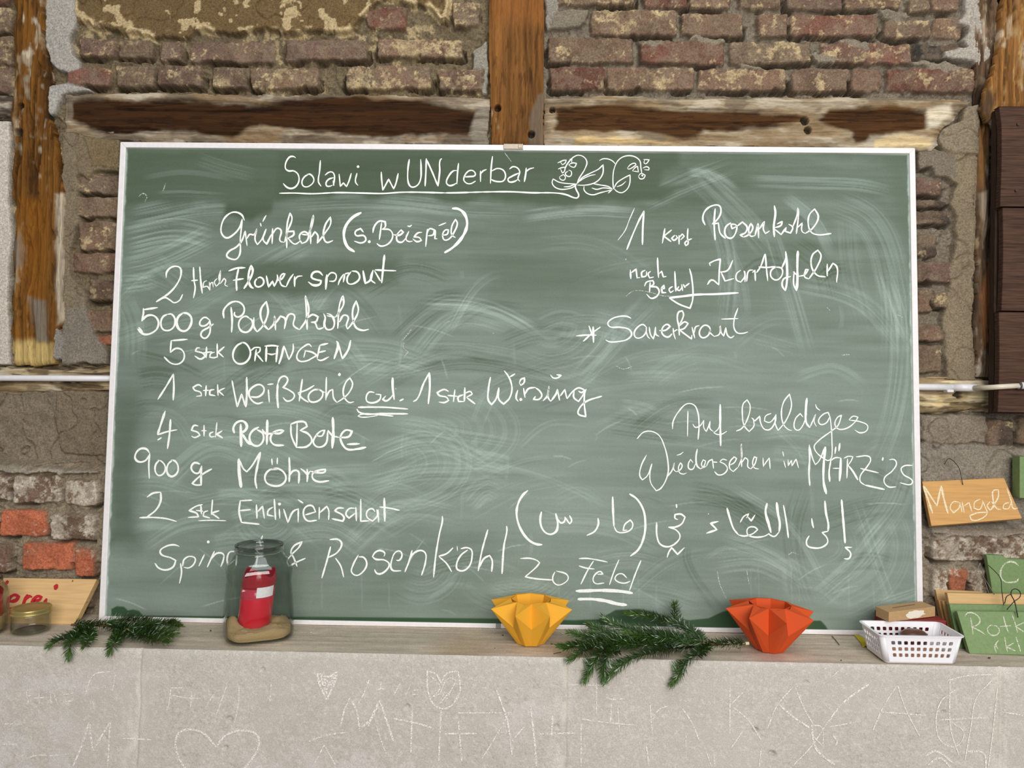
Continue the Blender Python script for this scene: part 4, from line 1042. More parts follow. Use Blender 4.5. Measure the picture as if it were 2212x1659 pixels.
chalk('''w5:540,210 545,400 535,650 548,825; 545,240 590,420 630,510 680,460 775,240; w7:780,240 755,500 755,780 795,950; w5:860,450 835,620 845,765; 850,455 930,405 1010,410; w7:1010,410 1005,560 990,760; 890,565 1005,565; w5:935,240 922,350; w5:995,185 980,310; 1110,420 1100,715; 1055,415 1120,385 1190,390 1170,440 1120,520; w5:1120,520 1190,610 1265,740; 1235,392 1440,395 1455,440 1400,540 1300,680 1300,760 1370,815; w5:1370,815 1665,880; 1300,565 1440,600 1575,632; w5:1640,400 1630,450;
1730,435 1810,435 1840,490 1780,600 1660,710 1660,780 1720,840 1835,840; 2080,520 1950,530 1910,570 1940,650 2080,760 2060,800 1890,780''', 1670, 930, 320, 'chalk month and year at the right edge of the board', 3.6)
chalk('''w6:225,50 160,110 100,230 90,360 140,520 240,650 330,695 395,700; w6:385,305 370,400 390,500 440,560 500,575 560,540 580,460 555,325; w5:570,380 620,440 660,420 665,365; w5:665,370 720,450 745,420 720,350; w5:1060,380 1065,450 1020,540 925,590; w6:1235,125 1240,300 1250,480; 1250,480 1290,545 1390,550 1460,510 1475,450 1445,405 1380,460 1360,530 1410,525; w6:1435,92 1520,150 1600,280 1625,430 1610,600 1540,760 1445,838;
w5:1995,215 2000,260; 2015,400 1980,385 1980,340 2050,335 2100,370 2060,450 1980,490 1900,490; 1900,490 2000,530 2040,600 1990,680 1890,725 1800,690 1765,600 1760,430; 1885,855 1905,790 1940,735 2010,815 2095,732''', 1100, 1050, 400, 'left half of the Arabic chalk line with brackets', 4.3)
chalk('''w5:420,385 320,410 400,490 265,535; w6:525,215 560,340 610,480 670,555; 670,555 740,570 850,540 910,490 880,460 790,470 785,550 850,580 1000,570 1060,535; w7:1030,155 1010,260 1050,420 1080,530; w7:1150,145 1165,280 1190,420 1180,520; 1180,520 1120,575 1040,540; w5:1235,180 1270,380 1298,595; w4:690,400 740,320 800,290 770,345; 790,330 830,380 880,300; w5.5:1755,125 1770,280 1800,430 1795,510; 1795,510 1720,525 1780,590 1790,650 1720,710 1620,720 1535,690 1525,630 1560,565; w5:1590,345 1600,420 1615,470;
w6:1965,110 1985,350 2010,660; 2095,712 2010,712 2080,790 2060,850 1995,855''', 1480, 1060, 380, 'right half of the Arabic chalk line', 4.3)
chalk('''w2.5:300,425 308,418 317,424 313,437; w2.5:358,396 352,414; w2.2:1549,1234 1556,1265 1570,1295; w2.4:1613,1232 1618,1262; w3:1818,767 1836,766; w2.4:1786,664 1793,671; w2.5:1330,790 1345,797 1366,792; w2.2:1703,1197 1711,1193 1721,1197 1727,1198; w2:1703,1199 1711,1193; w3:870,735 890,710 ; w2:873,740 872,752 882,760 872,772; d:1066,720; w2.4:1938,680 1950,686; d:1352,560;
w2:1352,640 1368,629 1402,631 1430,639 1450,640; d:855,840; d:1530,1110; w2.2:1090,330 1105,350''', 0, 0, 2212, 'stray faint chalk ticks across the board', 2.4, M_CHALK_FAINT)

# chalk scrawls on the concrete front
M_SCRAWL = mat_chalk('chalk_on_concrete', '#ece7e1', .405, 330)
def on_front(px, py):
    p = on_y(px, py, -0.1945)
    i = int(np.clip(round((p[0]-gxl[0])/GS), 1, len(gxl)-2)); j = int(np.clip(round(-p[2]/GS), 1, len(zz)-2))
    return np.array([p[0], FY[j-1:j+2, i-1:i+2].min()-0.0006, p[2]])
ribbons('chalk_scrawl', '''105,230 115,285; 105,228 135,222; 108,252 130,250; 160,240 162,290; 135,262 185,258; 210,240 215,285; 225,240 245,290; 265,245 310,240; 275,275 310,272; 0,372 80,374; 0,462 70,462; 105,525 150,508 210,510 295,500;
w5:310,555 345,470 380,365 395,490 430,430 470,365 460,555; 525,435 650,440; 360,250 400,160 470,145; 480,230 495,155; 735,215 725,290 715,315; 735,215 785,215; 735,245 800,258 865,260; 825,230 820,305; 880,305 930,230; 930,335 975,210; 1030,205 1028,275 1010,370; 1170,195 1165,275;
w6:930,470 880,415 820,395 770,410 755,460 775,530 810,580; w6:930,470 980,415 1060,400 1110,420 1115,470 1080,530 1030,590; w6:1370,150 1380,200 1410,265 1440,200 1455,145 1420,165 1370,150; w5:1385,160 1410,240 1400,170 1430,200 1445,150 1410,220 1380,180; 1595,175 1570,240 1545,285; 1645,190 1640,240; 1625,222 1665,215; 1730,190 1700,245; 1750,250 1775,195; 1785,222 1805,222; 1780,240 1806,240;
w5:1470,380 1490,300 1510,260 1535,300 1555,400; w6:1560,385 1600,350 1640,265 1700,445; w6:1640,265 1610,330 1590,380; w5:1330,445 1400,420 1490,405; 1350,555 1400,460 1450,550; w5:1780,310 1775,495; w5:1700,345 1800,365 1870,385; 1625,375 1650,450 1670,500; w5:1910,200 1880,150 1845,140 1850,230 1880,290 1930,300 1985,230 1980,140 1930,150 1905,195; 1860,160 1900,210 1870,250 1920,230 1900,280 1950,220 1930,260 1970,180 1940,170 1900,240;
w5:1905,310 1895,530; w5:1920,410 2060,408; w5:1980,355 1995,530; 2080,520 2130,440 2200,320; 1970,320 2210,318; w5:2145,220 2190,350 2212,500''', 0, 1380, .5, 3.3, on_front, (0, -1, 0), M_SCRAWL, ledge, 'white chalk letters and hearts on the left half of the concrete')
ribbons('chalk_scrawl', '''240,198 410,200; 365,190 365,320; 400,250 430,260 485,258; 430,275 425,360; 455,290 465,400; 295,345 400,360 540,372; 298,370 298,550; 595,265 605,410; 605,350 640,300 670,290; 735,300 770,350 810,440; 940,205 940,410; 950,275 1000,225; 950,290 1020,350 1075,435; 1000,390 945,470; 1100,390 1140,290 1210,205; 1220,205 1260,300 1300,370; w5:1150,280 1220,340 1290,385; w5:1540,190 1430,270 1350,370;
1350,370 1290,460 1200,555; 1370,375 1500,352; w6:1290,370 1310,470 1390,540; 1290,370 1330,375 1340,460 1300,420; 1550,400 1600,290 1660,195; 1660,195 1700,310 1755,415; 1585,312 1780,325; 1885,160 1890,390 1925,500; 1875,175 1960,155 2070,150; 1910,215 1850,260 1825,350 1850,440 1910,460 1945,400 1900,360; 1840,345 2050,335; 2065,175 2000,250 1975,380 1950,520; 2090,200 2070,400 2050,550; w6:1780,500 1820,480 1900,530; w6:1960,480 2030,490 2040,555;
w6:1790,540 1840,510 1890,550; 2110,310 2200,325; w5:120,410 270,405; w5:80,290 95,420 105,550; 0,440 60,370; w4:580,460 590,550; 750,415 750,470; w5:175,330 170,420; 840,490 860,550; 870,500 875,550; 1380,160 1405,135; 1075,470 1065,550; w5:1380,410 1400,440 1390,460''', 1106, 1380, .5, 3.3, on_front, (0, -1, 0), M_SCRAWL, ledge, 'white chalk letters on the right half of the concrete')

# ------------------------------------------------------------------ conduits
M_PIPE = mat_plain('white_conduit', '#dcd9da', .35, 60, .04)
M_PIPE_OLD = mat_plain('cream_conduit', '#d3c9b4', .4, 60, .05)
py0 = 0.071
cp = empty('conduit_pipe', on_y(120, 817, py0+.008), 'white conduit pipe running along the sill left of the board', 'pipe')
mb = MB(); mb.tube([on_y(-500, 815, py0), on_y(100, 817, py0), on_y(330, 818, py0)], .0078, 14)
mb.build('pipe', M_PIPE, cp, smooth=True)
mb = MB(); mb.tube([on_y(-502, 815, py0), on_y(-460, 815.2, py0)], .0095, 14); mb.build('coupling', M_PIPE, cp, smooth=True)
cp = empty('conduit_pipe', on_y(2080, 836, py0+.008), 'jointed white and cream conduit pipe running across the brown planks', 'pipe')
mb = MB(); mb.tube([on_y(1900, 834, py0), on_y(1990, 836, py0), on_y(2062, 836.5, py0)], .0085, 14); mb.build('pipe', M_PIPE, cp, smooth=True)
mb = MB(); mb.tube([on_y(2058, 836.5, py0), on_y(2108, 838, py0-.012)], .0098, 14); mb.build('coupling', M_PIPE, cp, smooth=True)
mb = MB(); mb.tube([on_y(2100, 838, py0-.011), on_y(2128, 837.5, py0-.050), on_y(2146, 836.5, py0-.072), on_y(2160, 835.5, py0-.079), on_y(2203, 833, py0-.081)], .0062, 12)
mb.build('bent_section', M_PIPE_OLD, cp, smooth=True)['label'] = 'thin cream pipe section'
mb = MB(); mb.tube([on_y(2200, 833, py0-.081), on_y(2330, 834, py0-.081), on_y(2430, 834, py0-.081)], .0083, 14); mb.build('pipe', M_PIPE, cp, smooth=True)
mb = MB(); mb.tube([on_y(2200, 833, py0-.081), on_y(2204, 833, py0-.081)], .0092, 14); mb.build('joint_ring', mat_plain('dark_ring', '#4a463f', .5), cp, smooth=True)
mb = MB(); a = on_y(2052, 845, py0-.009)
mb.box((a[0]-.008, a[1]-.004, a[2]-.003), (a[0]+.008, a[1]+.016, a[2]+.004)); mb.build('pipe_clip', M_PIPE, cp, bevel=.0015)

# ------------------------------------------------------------------ brown planks on a dark batten, right edge
M_PLANK = mat_plain('brown_plank', '#4a3429', .8, 14, .5, .35, .002, stretch=(1, 4, 22), spec=.2)
M_BATTEN = mat_plain('dark_batten', '#3a2b20', .85, 30, .35, .5, .002, stretch=(6, 6, 1), spec=.2)
sh = empty('plank_shutter', on_y(2180, 890, .05), 'three brown stained planks on a dark batten at the right edge', 'shutter')
yf = 0.006
for (yt, yb_, xl) in ((228, 446, 2163), (449, 671, 2166), (674, 890, 2158)):
    a = on_y(xl, yt, yf); b = on_y(xl, yb_, yf); c = on_y(2430, yt+2, yf); d = on_y(2430, yb_+2, yf)
    mb = MB(); V = []
    nseg = 10
    bow = .004
    for k in range(nseg+1):
        t = k/nseg; z = a[2]+(b[2]-a[2])*t; off = -bow*math.sin(math.pi*t)+(.004 if yt < 300 and k < 2 else 0)*(2-k)
        for (x, y) in ((a[0], yf+off), (c[0], yf+off), (c[0], yf+.020+off), (a[0], yf+.020+off)): V.append((x, y, z))
    Fs = [(0, 1, 2, 3), tuple(4*nseg+j for j in (3, 2, 1, 0))]
    for k in range(nseg):
        for j in range(4): Fs.append((4*k+j, 4*k+(j+1) % 4, 4*k+4+(j+1) % 4, 4*k+4+j))
    mb.add(V, Fs); mb.build('plank', M_PLANK, sh, bevel=.002)
bt = on_y(2141, 236, .030); bb = on_y(2147, 893, .030); br = on_y(2240, 500, .030)
mb = MB(); mb.box((bt[0]+.012, .0285, bb[2]), (br[0], .050, bt[2])); mb.build('batten', M_BATTEN, sh, bevel=.002)
M_NAIL = mat_plain('rusty_nail', '#3b2a23', .7)
for (px, py) in ((2200, 268), (2196, 411)):
    mb = MB(); p = on_y(px, py, yf-.005); mb.tube([p+np.array([0, .003, 0]), p+np.array([0, -.0006, 0])], .0035, 8)
    mb.build('nail_head', M_NAIL, sh)


# ------------------------------------------------------------------ boards with writing that lean on ledge and wall
def leaning_board(name, label, cat, face, thick, mat, group=None, extra=None, bevel=.0012):
    """face: TL TR BR BL world corners; the back lies 'thick' behind"""
    P = [np.asarray(p, float) for p in face]
    N = np.cross(P[1]-P[0], P[3]-P[0]); N /= np.linalg.norm(N)
    if np.dot(N, CAM-P[0]) < 0: N = -N
    root = empty(name, (P[2]+P[3])/2, label, cat, group)
    Fr = extra(P) if extra else P
    mb = MB(); n = len(Fr)
    V = [p for p in Fr]+[p-N*thick for p in Fr]
    mb.add(V, [tuple(range(n))[::-1], tuple(range(n, 2*n))]+[(k, (k+1) % n, n+(k+1) % n, n+k) for k in range(n)])
    mb.build('board', mat, root, bevel=bevel, seg=2)
    def place(px, py): return on_plane(px, py, P[0], N)
    return root, place, N


def corners_px(TL, TR, BR, BL, y_top, y_bot=None, z_bot=0.0):
    bl = on_z(*BL, z_bot) if y_bot is None else on_y(*BL, y_bot)
    tl = on_y(*TL, y_top)
    br = on_z(*BR, z_bot) if y_bot is None else on_y(*BR, y_bot)
    N = np.cross(br-bl, tl-bl); N /= np.linalg.norm(N)
    return [tl, on_plane(*TR, bl, N), br, bl]


def wire(parent, pts, r=.0009, mat=None):
    mb = MB()
    C = catmull([p[:2] for p in pts], 4)
    ys = np.interp(np.linspace(0, 1, len(C)), np.linspace(0, 1, len(pts)), [p[2] for p in pts])
    mb.tube([on_y(c[0], c[1], y) for c, y in zip(C, ys)], r, 6)
    mb.build('wire_hook', mat or M_WIRE, parent, smooth=True)


M_WIRE = mat_plain('dark_wire', '#3c3833', .45, metallic=.7)
M_WIRE_L = mat_plain('grey_wire', '#8b857c', .4, metallic=.7)
M_PINE = mat_plain('pale_pine', '#d2ad78', .6, 10, .12, .15, .001, stretch=(1, 6, 16), spec=.3)
M_PINE2 = mat_plain('honey_pine', '#c6965a', .6, 10, .14, .15, .001, stretch=(1, 6, 16), spec=.3)
M_GREEN = mat_plain('green_paint', '#748c5b', .55, 160, .10, .15, .0006, spec=.35)
M_RED = mat_plain('red_paint', '#b81f28', .45, 200, .08)
M_SCHALK = mat_chalk('sign_chalk', '#ebe8d4', .42, 700)
M_SCHALK_SOFT = mat_chalk('sign_chalk_soft', '#ead9b4', .33, 500)

r, place, N = leaning_board('wooden_sign', 'pale pine board with red painted letters leaning behind the jars at the left', 'sign',
                            corners_px((-250, 1244), (209, 1251), (160, 1349), (-330, 1340), .030), .018, M_PINE)
ribbons('painted_lettering', '''100,622 180,605 212,565 165,545 110,580 88,640 100,705 150,690; 312,540 285,590 262,650 240,700; 285,605 330,560 362,572; 378,612 440,602 468,570 425,560 378,600 362,655 390,690; 525,585 495,650 480,690;
w17:632,438 622,476; w15:616,488 642,425; w10:92,385 66,428; w6:30,480 5,490; w8:-60,600 -30,540 10,600 -20,660 -70,680''', 0, 1180, 420/2177, 9, place, N, M_RED, r, 'red painted letters', lift=.0006)
M_KNOT = mat_plain('knot_brown', '#6b4728', .7)
for (px, py, rr) in ((157, 1255, .0025), (19, 1279, .0012), (188, 1301, .0016)):
    p = place(px, py)+N*.0003; t1 = np.cross(N, [0, 0, 1.0]); t1 /= np.linalg.norm(t1); t2 = np.cross(N, t1)
    mb = MB(); mb.add([p+rr*(.6*math.cos(g)*t1+1.2*math.sin(g)*t2) for g in np.linspace(0, 2*math.pi, 9)[:-1]], [tuple(range(8))])
    mb.build('knot', M_KNOT, r)

r, place, N = leaning_board('wooden_sign', 'honey pine sign with chalked chard name propped on the bricks right of the board', 'sign',
                            corners_px((1992, 1040), (2169, 1032), (2208, 1120), (2012, 1136), .074, .030), .015, M_PINE2)
ribbons('chalk_lettering', '''w5:310,1225 345,1320 380,1425; w5:315,1225 410,1370 440,1225; w6:440,1225 460,1320 490,1425; 570,1345 530,1340 505,1385 530,1420 570,1380 575,1345 590,1415; 590,1340 605,1420; 605,1370 640,1345 660,1410;
720,1320 680,1345 675,1385 715,1395 740,1340; 735,1330 760,1390 770,1420 720,1465 660,1470 645,1440 700,1420 770,1415; 790,1340 770,1370 790,1400 820,1370 800,1340; 800,1390 850,1300 850,1255 815,1260 810,1310 840,1390 870,1395; 930,1345 890,1360 885,1390 920,1390 940,1350; 910,1240 940,1330 960,1390 990,1385''',
        1900, 680, 312/1035, 3.6, place, N, M_SCHALK_SOFT, r, 'pale chalk letters', lift=.0005)
wire(r, [(2040, 1003, .060), (2048, 991, .062), (2054, 992, .064), (2072, 1012, .066), (2076, 1028, .066), (2080, 1047, .066)])

STK = 'signs stacked on the ledge at the right'
r, place, N = leaning_board('wooden_sign', 'short pale pine board at the very back of the stacked signs', 'sign',
                            corners_px((2021, 1274), (2122, 1278), (2142, 1376), (2041, 1374), .020), .014, M_PINE)
r, place, N = leaning_board('wooden_sign', 'narrow pine board end, nearer the wall, squeezed between two larger boards', 'sign',
                            corners_px((2027, 1296), (2112, 1299), (2132, 1380), (2047, 1379), .0005), .007, M_PINE2)
r, place, N = leaning_board('wooden_sign', 'narrow pine board end just behind the long pine board', 'sign',
                            corners_px((2036, 1298), (2114, 1301), (2136, 1386), (2057, 1385), -.0135), .007, M_PINE)
r, place, N = leaning_board('wooden_sign', 'long pale pine board leaning behind the two low green signs', 'sign',
                            corners_px((2046, 1281), (2420, 1289), (2450, 1398), (2067, 1390), -.037), .013, M_PINE)
wire(r, [(2105, 1248, -.03), (2117, 1216, -.03), (2126, 1250, -.03), (2137, 1285, -.036)], mat=M_WIRE_L)
wire(r, [(2117, 1236, -.034), (2132, 1258, -.034), (2148, 1284, -.040)], mat=M_WIRE_L)
def ccut(P):
    TL, TR, BR, BL = P
    e = (TR-TL); d = (BL-TL)/np.linalg.norm(BL-TL); L = np.linalg.norm(e); e = e/L
    return [TL, TL+e*.036, TL+e*.050+d*.008, TL+e*.10+d*.009, TR+d*.009, BR, BL]
r, place, N = leaning_board('green_sign', 'green sign with a chalk C standing tallest at the back of the stack', 'sign',
                            corners_px((2131, 1199), (2420, 1206), (2440, 1384), (2160, 1378), .006), .015, M_GREEN, extra=ccut)
ribbons('chalk_lettering', 'w4.5:2150,335 2110,300 2050,285 1980,320 1940,400 1950,480 2000,520 2070,525 2130,510 2145,480', 1800, 1160, 412/2212, 4, place, N, M_SCHALK, r, 'white chalk letter', lift=.0005)
r, place, N = leaning_board('green_sign', 'plain green sign just behind the front green sign', 'sign',
                            corners_px((2051, 1305), (2420, 1310), (2446, 1408), (2072, 1400), -.062), .013, M_GREEN)
wire(r, [(2135, 1221, -.055), (2148, 1233, -.058), (2161, 1249, -.062), (2164, 1276, -.066), (2168, 1307, -.066)])
r, place, N = leaning_board('green_sign', 'front green sign with chalked red cabbage name and a wire loop', 'sign',
                            corners_px((2067, 1320), (2420, 1324), (2460, 1422), (2095, 1412), -.092), .013, M_GREEN)
ribbons('chalk_lettering', '''1520,925 1560,880 1640,890 1700,960 1680,1010 1600,1045; 1590,935 1610,1050 1620,1130; 1610,1045 1700,1090 1765,1135; 1870,1025 1810,1030 1785,1070 1820,1130 1880,1140 1925,1090 1900,1040 1840,1020; 1970,915 2000,1030 2030,1110; 1930,1040 2060,1028; 2070,900 2110,1010 2135,1110; 2240,980 2110,1035 2240,1120;
1915,1195 1870,1270 1890,1340; 1900,1210 1885,1260 1910,1300; 1985,1160 2000,1250 2020,1335; 2090,1230 2005,1275 2110,1320; 2115,1160 2150,1260 2170,1330; 2330,1190 2350,1270 2320,1340; 2260,960 2330,1000 2300,1090''', 1800, 1160, 412/2212, 3.2, place, N, M_SCHALK, r, 'white chalk letters', lift=.0005)
wire(r, [(2170, 1304, -.095), (2175, 1288, -.096), (2183, 1284, -.097), (2190, 1296, -.098), (2197, 1325, -.103), (2199, 1334, -.104)], .0011)
wire(r, [(2175, 1317, -.095), (2190, 1300, -.096), (2204, 1288, -.097), (2203, 1278, -.097), (2191, 1272, -.097), (2184, 1279, -.097), (2192, 1300, -.098), (2198, 1328, -.104)], .0011)
r, place, N = leaning_board('green_sign', 'green sign hanging on the clay wall, cut by the right frame edge', 'sign',
                            corners_px((2203, 986), (2420, 990), (2420, 1080), (2203, 1076), .040, .036), .030, M_GREEN)


# ------------------------------------------------------------------ glass jars, sand, candles
def se(theta, n):
    c, s = math.cos(theta), math.sin(theta)
    return (math.copysign(abs(c)**(2/n), c), math.copysign(abs(s)**(2/n), s))


def lathe(mb, c, prof, rot=0, seg=64, close=True):
    """prof: (radius, z, squareness); rounded-square rings about c"""
    V = []; Fs = []
    for (rad, z, n) in prof:
        for k in range(seg):
            x, y = se(2*math.pi*k/seg, n)
            X_ = x*math.cos(rot)-y*math.sin(rot); Y_ = x*math.sin(rot)+y*math.cos(rot)
            V.append((c[0]+rad*X_, c[1]+rad*Y_, c[2]+z))
    for i in range(len(prof)-1):
        for k in range(seg): Fs.append((i*seg+k, i*seg+(k+1) % seg, (i+1)*seg+(k+1) % seg, (i+1)*seg+k))
    if close:
        Fs.append(tuple(range(seg))[::-1]); Fs.append(tuple((len(prof)-1)*seg+k for k in range(seg)))
    mb.add(V, Fs)


def smooth_prof(pts, k=5):
    P = np.array(pts, float); out = []
    t = np.arange(len(P))
    for i in range(len(P)-1):
        p0, p1 = P[i], P[i+1]
        m0 = (P[i+1]-P[max(i-1, 0)])/2; m1 = (P[min(i+2, len(P)-1)]-P[i])/2
        for j in range(k):
            u = j/k
            out.append((2*u**3-3*u*u+1)*p0+(u**3-2*u*u+u)*m0+(-2*u**3+3*u*u)*p1+(u**3-u*u)*m1)
    out.append(P[-1])
    return [tuple(p) for p in out]


M_JAR = mat_thin_glass('jar_glass', (.955, .965, .955))
M_RIM = mat_glass('jar_rim_glass', (.50, .53, .49))  # tint darkened: the rim's dark reflections are put into the colour
M_SAND = mat_plain('sand', '#b89c70', .95, 900, .28, .7, .002, spec=.1)


def jar(name, label, c, prof, rot, rim_r, rim_z0, rim_z1, thick=.0028, lip=True, cat='jar'):
    root = empty(name, c, label, cat)
    outer = smooth_prof(prof)
    inner = [(max(r_-thick, .002), max(z, prof[0][1]+.004) if i < 3 else z, n) for i, (r_, z, n) in enumerate(outer)]
    mb = MB(); lathe(mb, c, outer, rot, close=False); n0 = len(mb.v)
    seg = 64
    mb.add([], [])
    mb.f.append(tuple(range(seg))[::-1])
    lathe(mb, c, inner, rot, close=False)
    mb.f.append(tuple(range(n0, n0+seg)))
    mb.build('glass_body', M_JAR, root, smooth=True)
    if lip:
        mb = MB(); h = rim_z1-rim_z0; t = .0034
        pr = [(rim_r-.001, rim_z0), (rim_r+.0006, rim_z0+.1*h), (rim_r+.0022, rim_z0+.22*h), (rim_r+.0004, rim_z0+.36*h), (rim_r+.0022, rim_z0+.5*h), (rim_r+.0004, rim_z0+.64*h),
              (rim_r+.0016, rim_z0+.8*h), (rim_r+.0012, rim_z1-.001), (rim_r-.0005, rim_z1), (rim_r-t, rim_z1-.001), (rim_r-t-.001, rim_z0+.5*h), (rim_r-t, rim_z0), (rim_r-.001, rim_z0)]
        lathe(mb, c, [(a, b, 2) for a, b in pr], rot, close=False)
        mb.build('threaded_rim', M_RIM, root, smooth=True)
    return root


def sand(name, label, c, rad, n, rot, base, heaps, z0, pit):
    rings, seg = 60, 110
    V = []; Fs = []
    rr = np.linspace(0, 1, rings)
    for i, q in enumerate(rr):
        for k in range(seg):
            x, y = se(2*math.pi*k/seg, 2+(n-2)*q)
            X_ = (x*math.cos(rot)-y*math.sin(rot))*rad*q; Y_ = (x*math.sin(rot)+y*math.cos(rot))*rad*q
            h = base+.004*(float(fbm(X_*60, Y_*60, 3, 401))-.5)*2
            for (hx, hy, hh, hr) in heaps: h = h+hh*math.exp(-((X_-hx)**2+(Y_-hy)**2)/hr**2)
            h += .0022*(float(fbm(X_*300, Y_*300, 2, 403))-.5)
            if math.hypot(X_-pit[0], Y_-pit[1]) < pit[2]+.0006: h = min(h, pit[3]-.0006)
            V.append((c[0]+X_, c[1]+Y_, c[2]+h))
    for i in range(rings-1):
        for k in range(seg): Fs.append((i*seg+k, (i+1)*seg+k, (i+1)*seg+(k+1) % seg, i*seg+(k+1) % seg))
    b0 = len(V)
    for (rad_f, zz_) in ((1.0, .012), (.88, z0)):
        for k in range(seg):
            x, y = se(2*math.pi*k/seg, n)
            V.append((c[0]+(x*math.cos(rot)-y*math.sin(rot))*rad*rad_f, c[1]+(x*math.sin(rot)+y*math.cos(rot))*rad*rad_f, c[2]+zz_))
    for k in range(seg):
        Fs.append(((rings-1)*seg+k, b0+k, b0+(k+1) % seg, (rings-1)*seg+(k+1) % seg))
        Fs.append((b0+k, b0+seg+k, b0+seg+(k+1) % seg, b0+(k+1) % seg))
    Fs.append(tuple(b0+seg+k for k in range(seg)))
    o = obj(name, V, Fs, M_SAND, origin=(c[0], c[1], c[2]+z0), smooth=True)
    return tag(o, label, 'sand', kind='stuff')


M_CUP = mat_translucent('red_plastic_cup', '#c3102a', .22, .40, .8)
M_PINK = mat_translucent('pink_empty_cup', '#e8475a', .25, .4, .8)  # paler red: light passing through the empty cup, put into the colour
M_GLARE = mat_plain('white_painted_glare', '#f4eef0', .35)  # white that stands for window glare on the cup
M_WAX = mat_translucent('red_wax', '#e60f2c', .3, .15, .8)
M_WICK = mat_plain('wick', '#3a3430', .9)


def grave_candle(label, c, rad, z0, z_wax, z_top, lean=(0, 0), glare_patch=False):
    root = empty('red_candle', (c[0], c[1], c[2]+z0), label, 'candle')
    def sh(mb):
        mb.v = [(x+lean[0]*(z-c[2]-z0), y+lean[1]*(z-c[2]-z0), z) for x, y, z in mb.v]; return mb
    mb = MB()
    lathe(mb, c, [(rad*.93, z0, 2), (rad, z0+.004, 2), (rad, z_wax-.003, 2), (rad*.98, z_wax, 2)], seg=48)
    sh(mb).build('wax_body', M_WAX, root, smooth=True)
    mb = MB(); lathe(mb, c, [(rad*1.004, z_wax-.004, 2), (rad*1.006, z_wax, 2), (rad*1.012, z_wax+.024, 2), (rad*.99, z_wax+.024, 2), (rad*.985, z_wax+.001, 2)], seg=48, close=False)
    sh(mb).build('cup_wall', M_PINK, root, smooth=True)['label'] = 'pale red see-through band of the cup above the wax'
    if glare_patch:  # painted glare: a white patch in place of a reflection on the cup
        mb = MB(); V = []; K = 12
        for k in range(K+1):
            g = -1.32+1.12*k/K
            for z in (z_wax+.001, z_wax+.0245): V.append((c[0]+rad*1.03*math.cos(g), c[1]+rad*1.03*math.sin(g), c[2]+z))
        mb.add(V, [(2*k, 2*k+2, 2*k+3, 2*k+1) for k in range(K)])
        sh(mb).build('glare_patch', M_GLARE, root, smooth=True)['label'] = 'white patch painted as window glare'
    z_wax0 = z_wax; z_wax = z_wax+.026
    mb = MB(); seg = 72; V = []; Fs = []; rows = 14
    for i in range(rows):
        t = i/(rows-1)
        for k in range(seg):
            g = 2*math.pi*k/seg
            wave = .5+.5*math.cos(3*g-2.1)
            zt = z_wax-.006+(z_top-z_wax+.006)*(t*(1-.42*(1-wave)*t))
            q = 1.015+.02*math.sin(t*3.14)-.22*max(0, t-.35)**1.2*(1-.25*wave)
            V.append((c[0]+rad*q*math.cos(g), c[1]+rad*q*math.sin(g), c[2]+zt))
    for i in range(rows-1):
        for k in range(seg): Fs.append((i*seg+k, i*seg+(k+1) % seg, (i+1)*seg+(k+1) % seg, (i+1)*seg+k))
    mb.add(V, Fs)
    o = sh(mb).build('cup_rim', M_CUP, root, smooth=True)
    m = o.modifiers.new('thickness', 'SOLIDIFY'); m.thickness = .0012; m.offset = -1
    mb = MB(); mb.tube([(c[0], c[1], c[2]+z_wax0-.002), (c[0]+.001, c[1], c[2]+z_wax0+.009)], .0009, 6); sh(mb).build('wick', M_WICK, root)
    return root


jc = on_y(559, 1300, -.0855); jc = np.array([jc[0], -.0865, 0.0015])
JR = math.radians(24)
jar('glass_jar', 'tall open glass jar holding a red candle in sand', jc,
    [(.052, 0, 5), (.066, .0015, 4.6), (.0745, .008, 4.2), (.0765, .018, 4), (.0765, .045, 4), (.0745, .080, 3.9), (.0715, .115, 3.8), (.0700, .128, 3.7), (.0712, .140, 3.5), (.0728, .152, 3.2), (.0710, .163, 2.8), (.0650, .173, 2.4), (.0590, .183, 2.1), (.0535, .191, 2), (.0530, .195, 2)],
    JR, .0530, .193, .2125)
sand('sand_bed', 'coarse beige sand heaped in the tall glass jar', jc, .0700, 4, JR, .022, [(-.052, -.028, .030, .026), (.046, -.034, .014, .03), (.03, .03, .012, .03), (-.01, -.06, .006, .03)], .0050, (-.0085, -.006, .0375, .020))
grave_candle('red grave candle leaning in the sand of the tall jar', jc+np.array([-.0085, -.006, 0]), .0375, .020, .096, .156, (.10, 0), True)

# the jar cut by the left frame edge
j2 = np.array([on_y(-48, 1300, -.104)[0], -.104, 0.0015])
jar('glass_jar', 'glass jar with red candle cut by the left frame edge', j2,
    [(.044, 0, 2), (.055, .0015, 2), (.060, .008, 2), (.062, .020, 2), (.062, .082, 2), (.060, .095, 2), (.054, .106, 2), (.047, .112, 2)], 0, .047, .110, .126)
sand('sand_bed', 'beige sand in the jar at the left frame edge', j2, .0575, 2, 0, .034, [(.03, -.02, .006, .03)], .0048, (0, 0, .049, .030))
grave_candle('red candle standing in the jar at the left frame edge', j2, .049, .030, .068, .100)

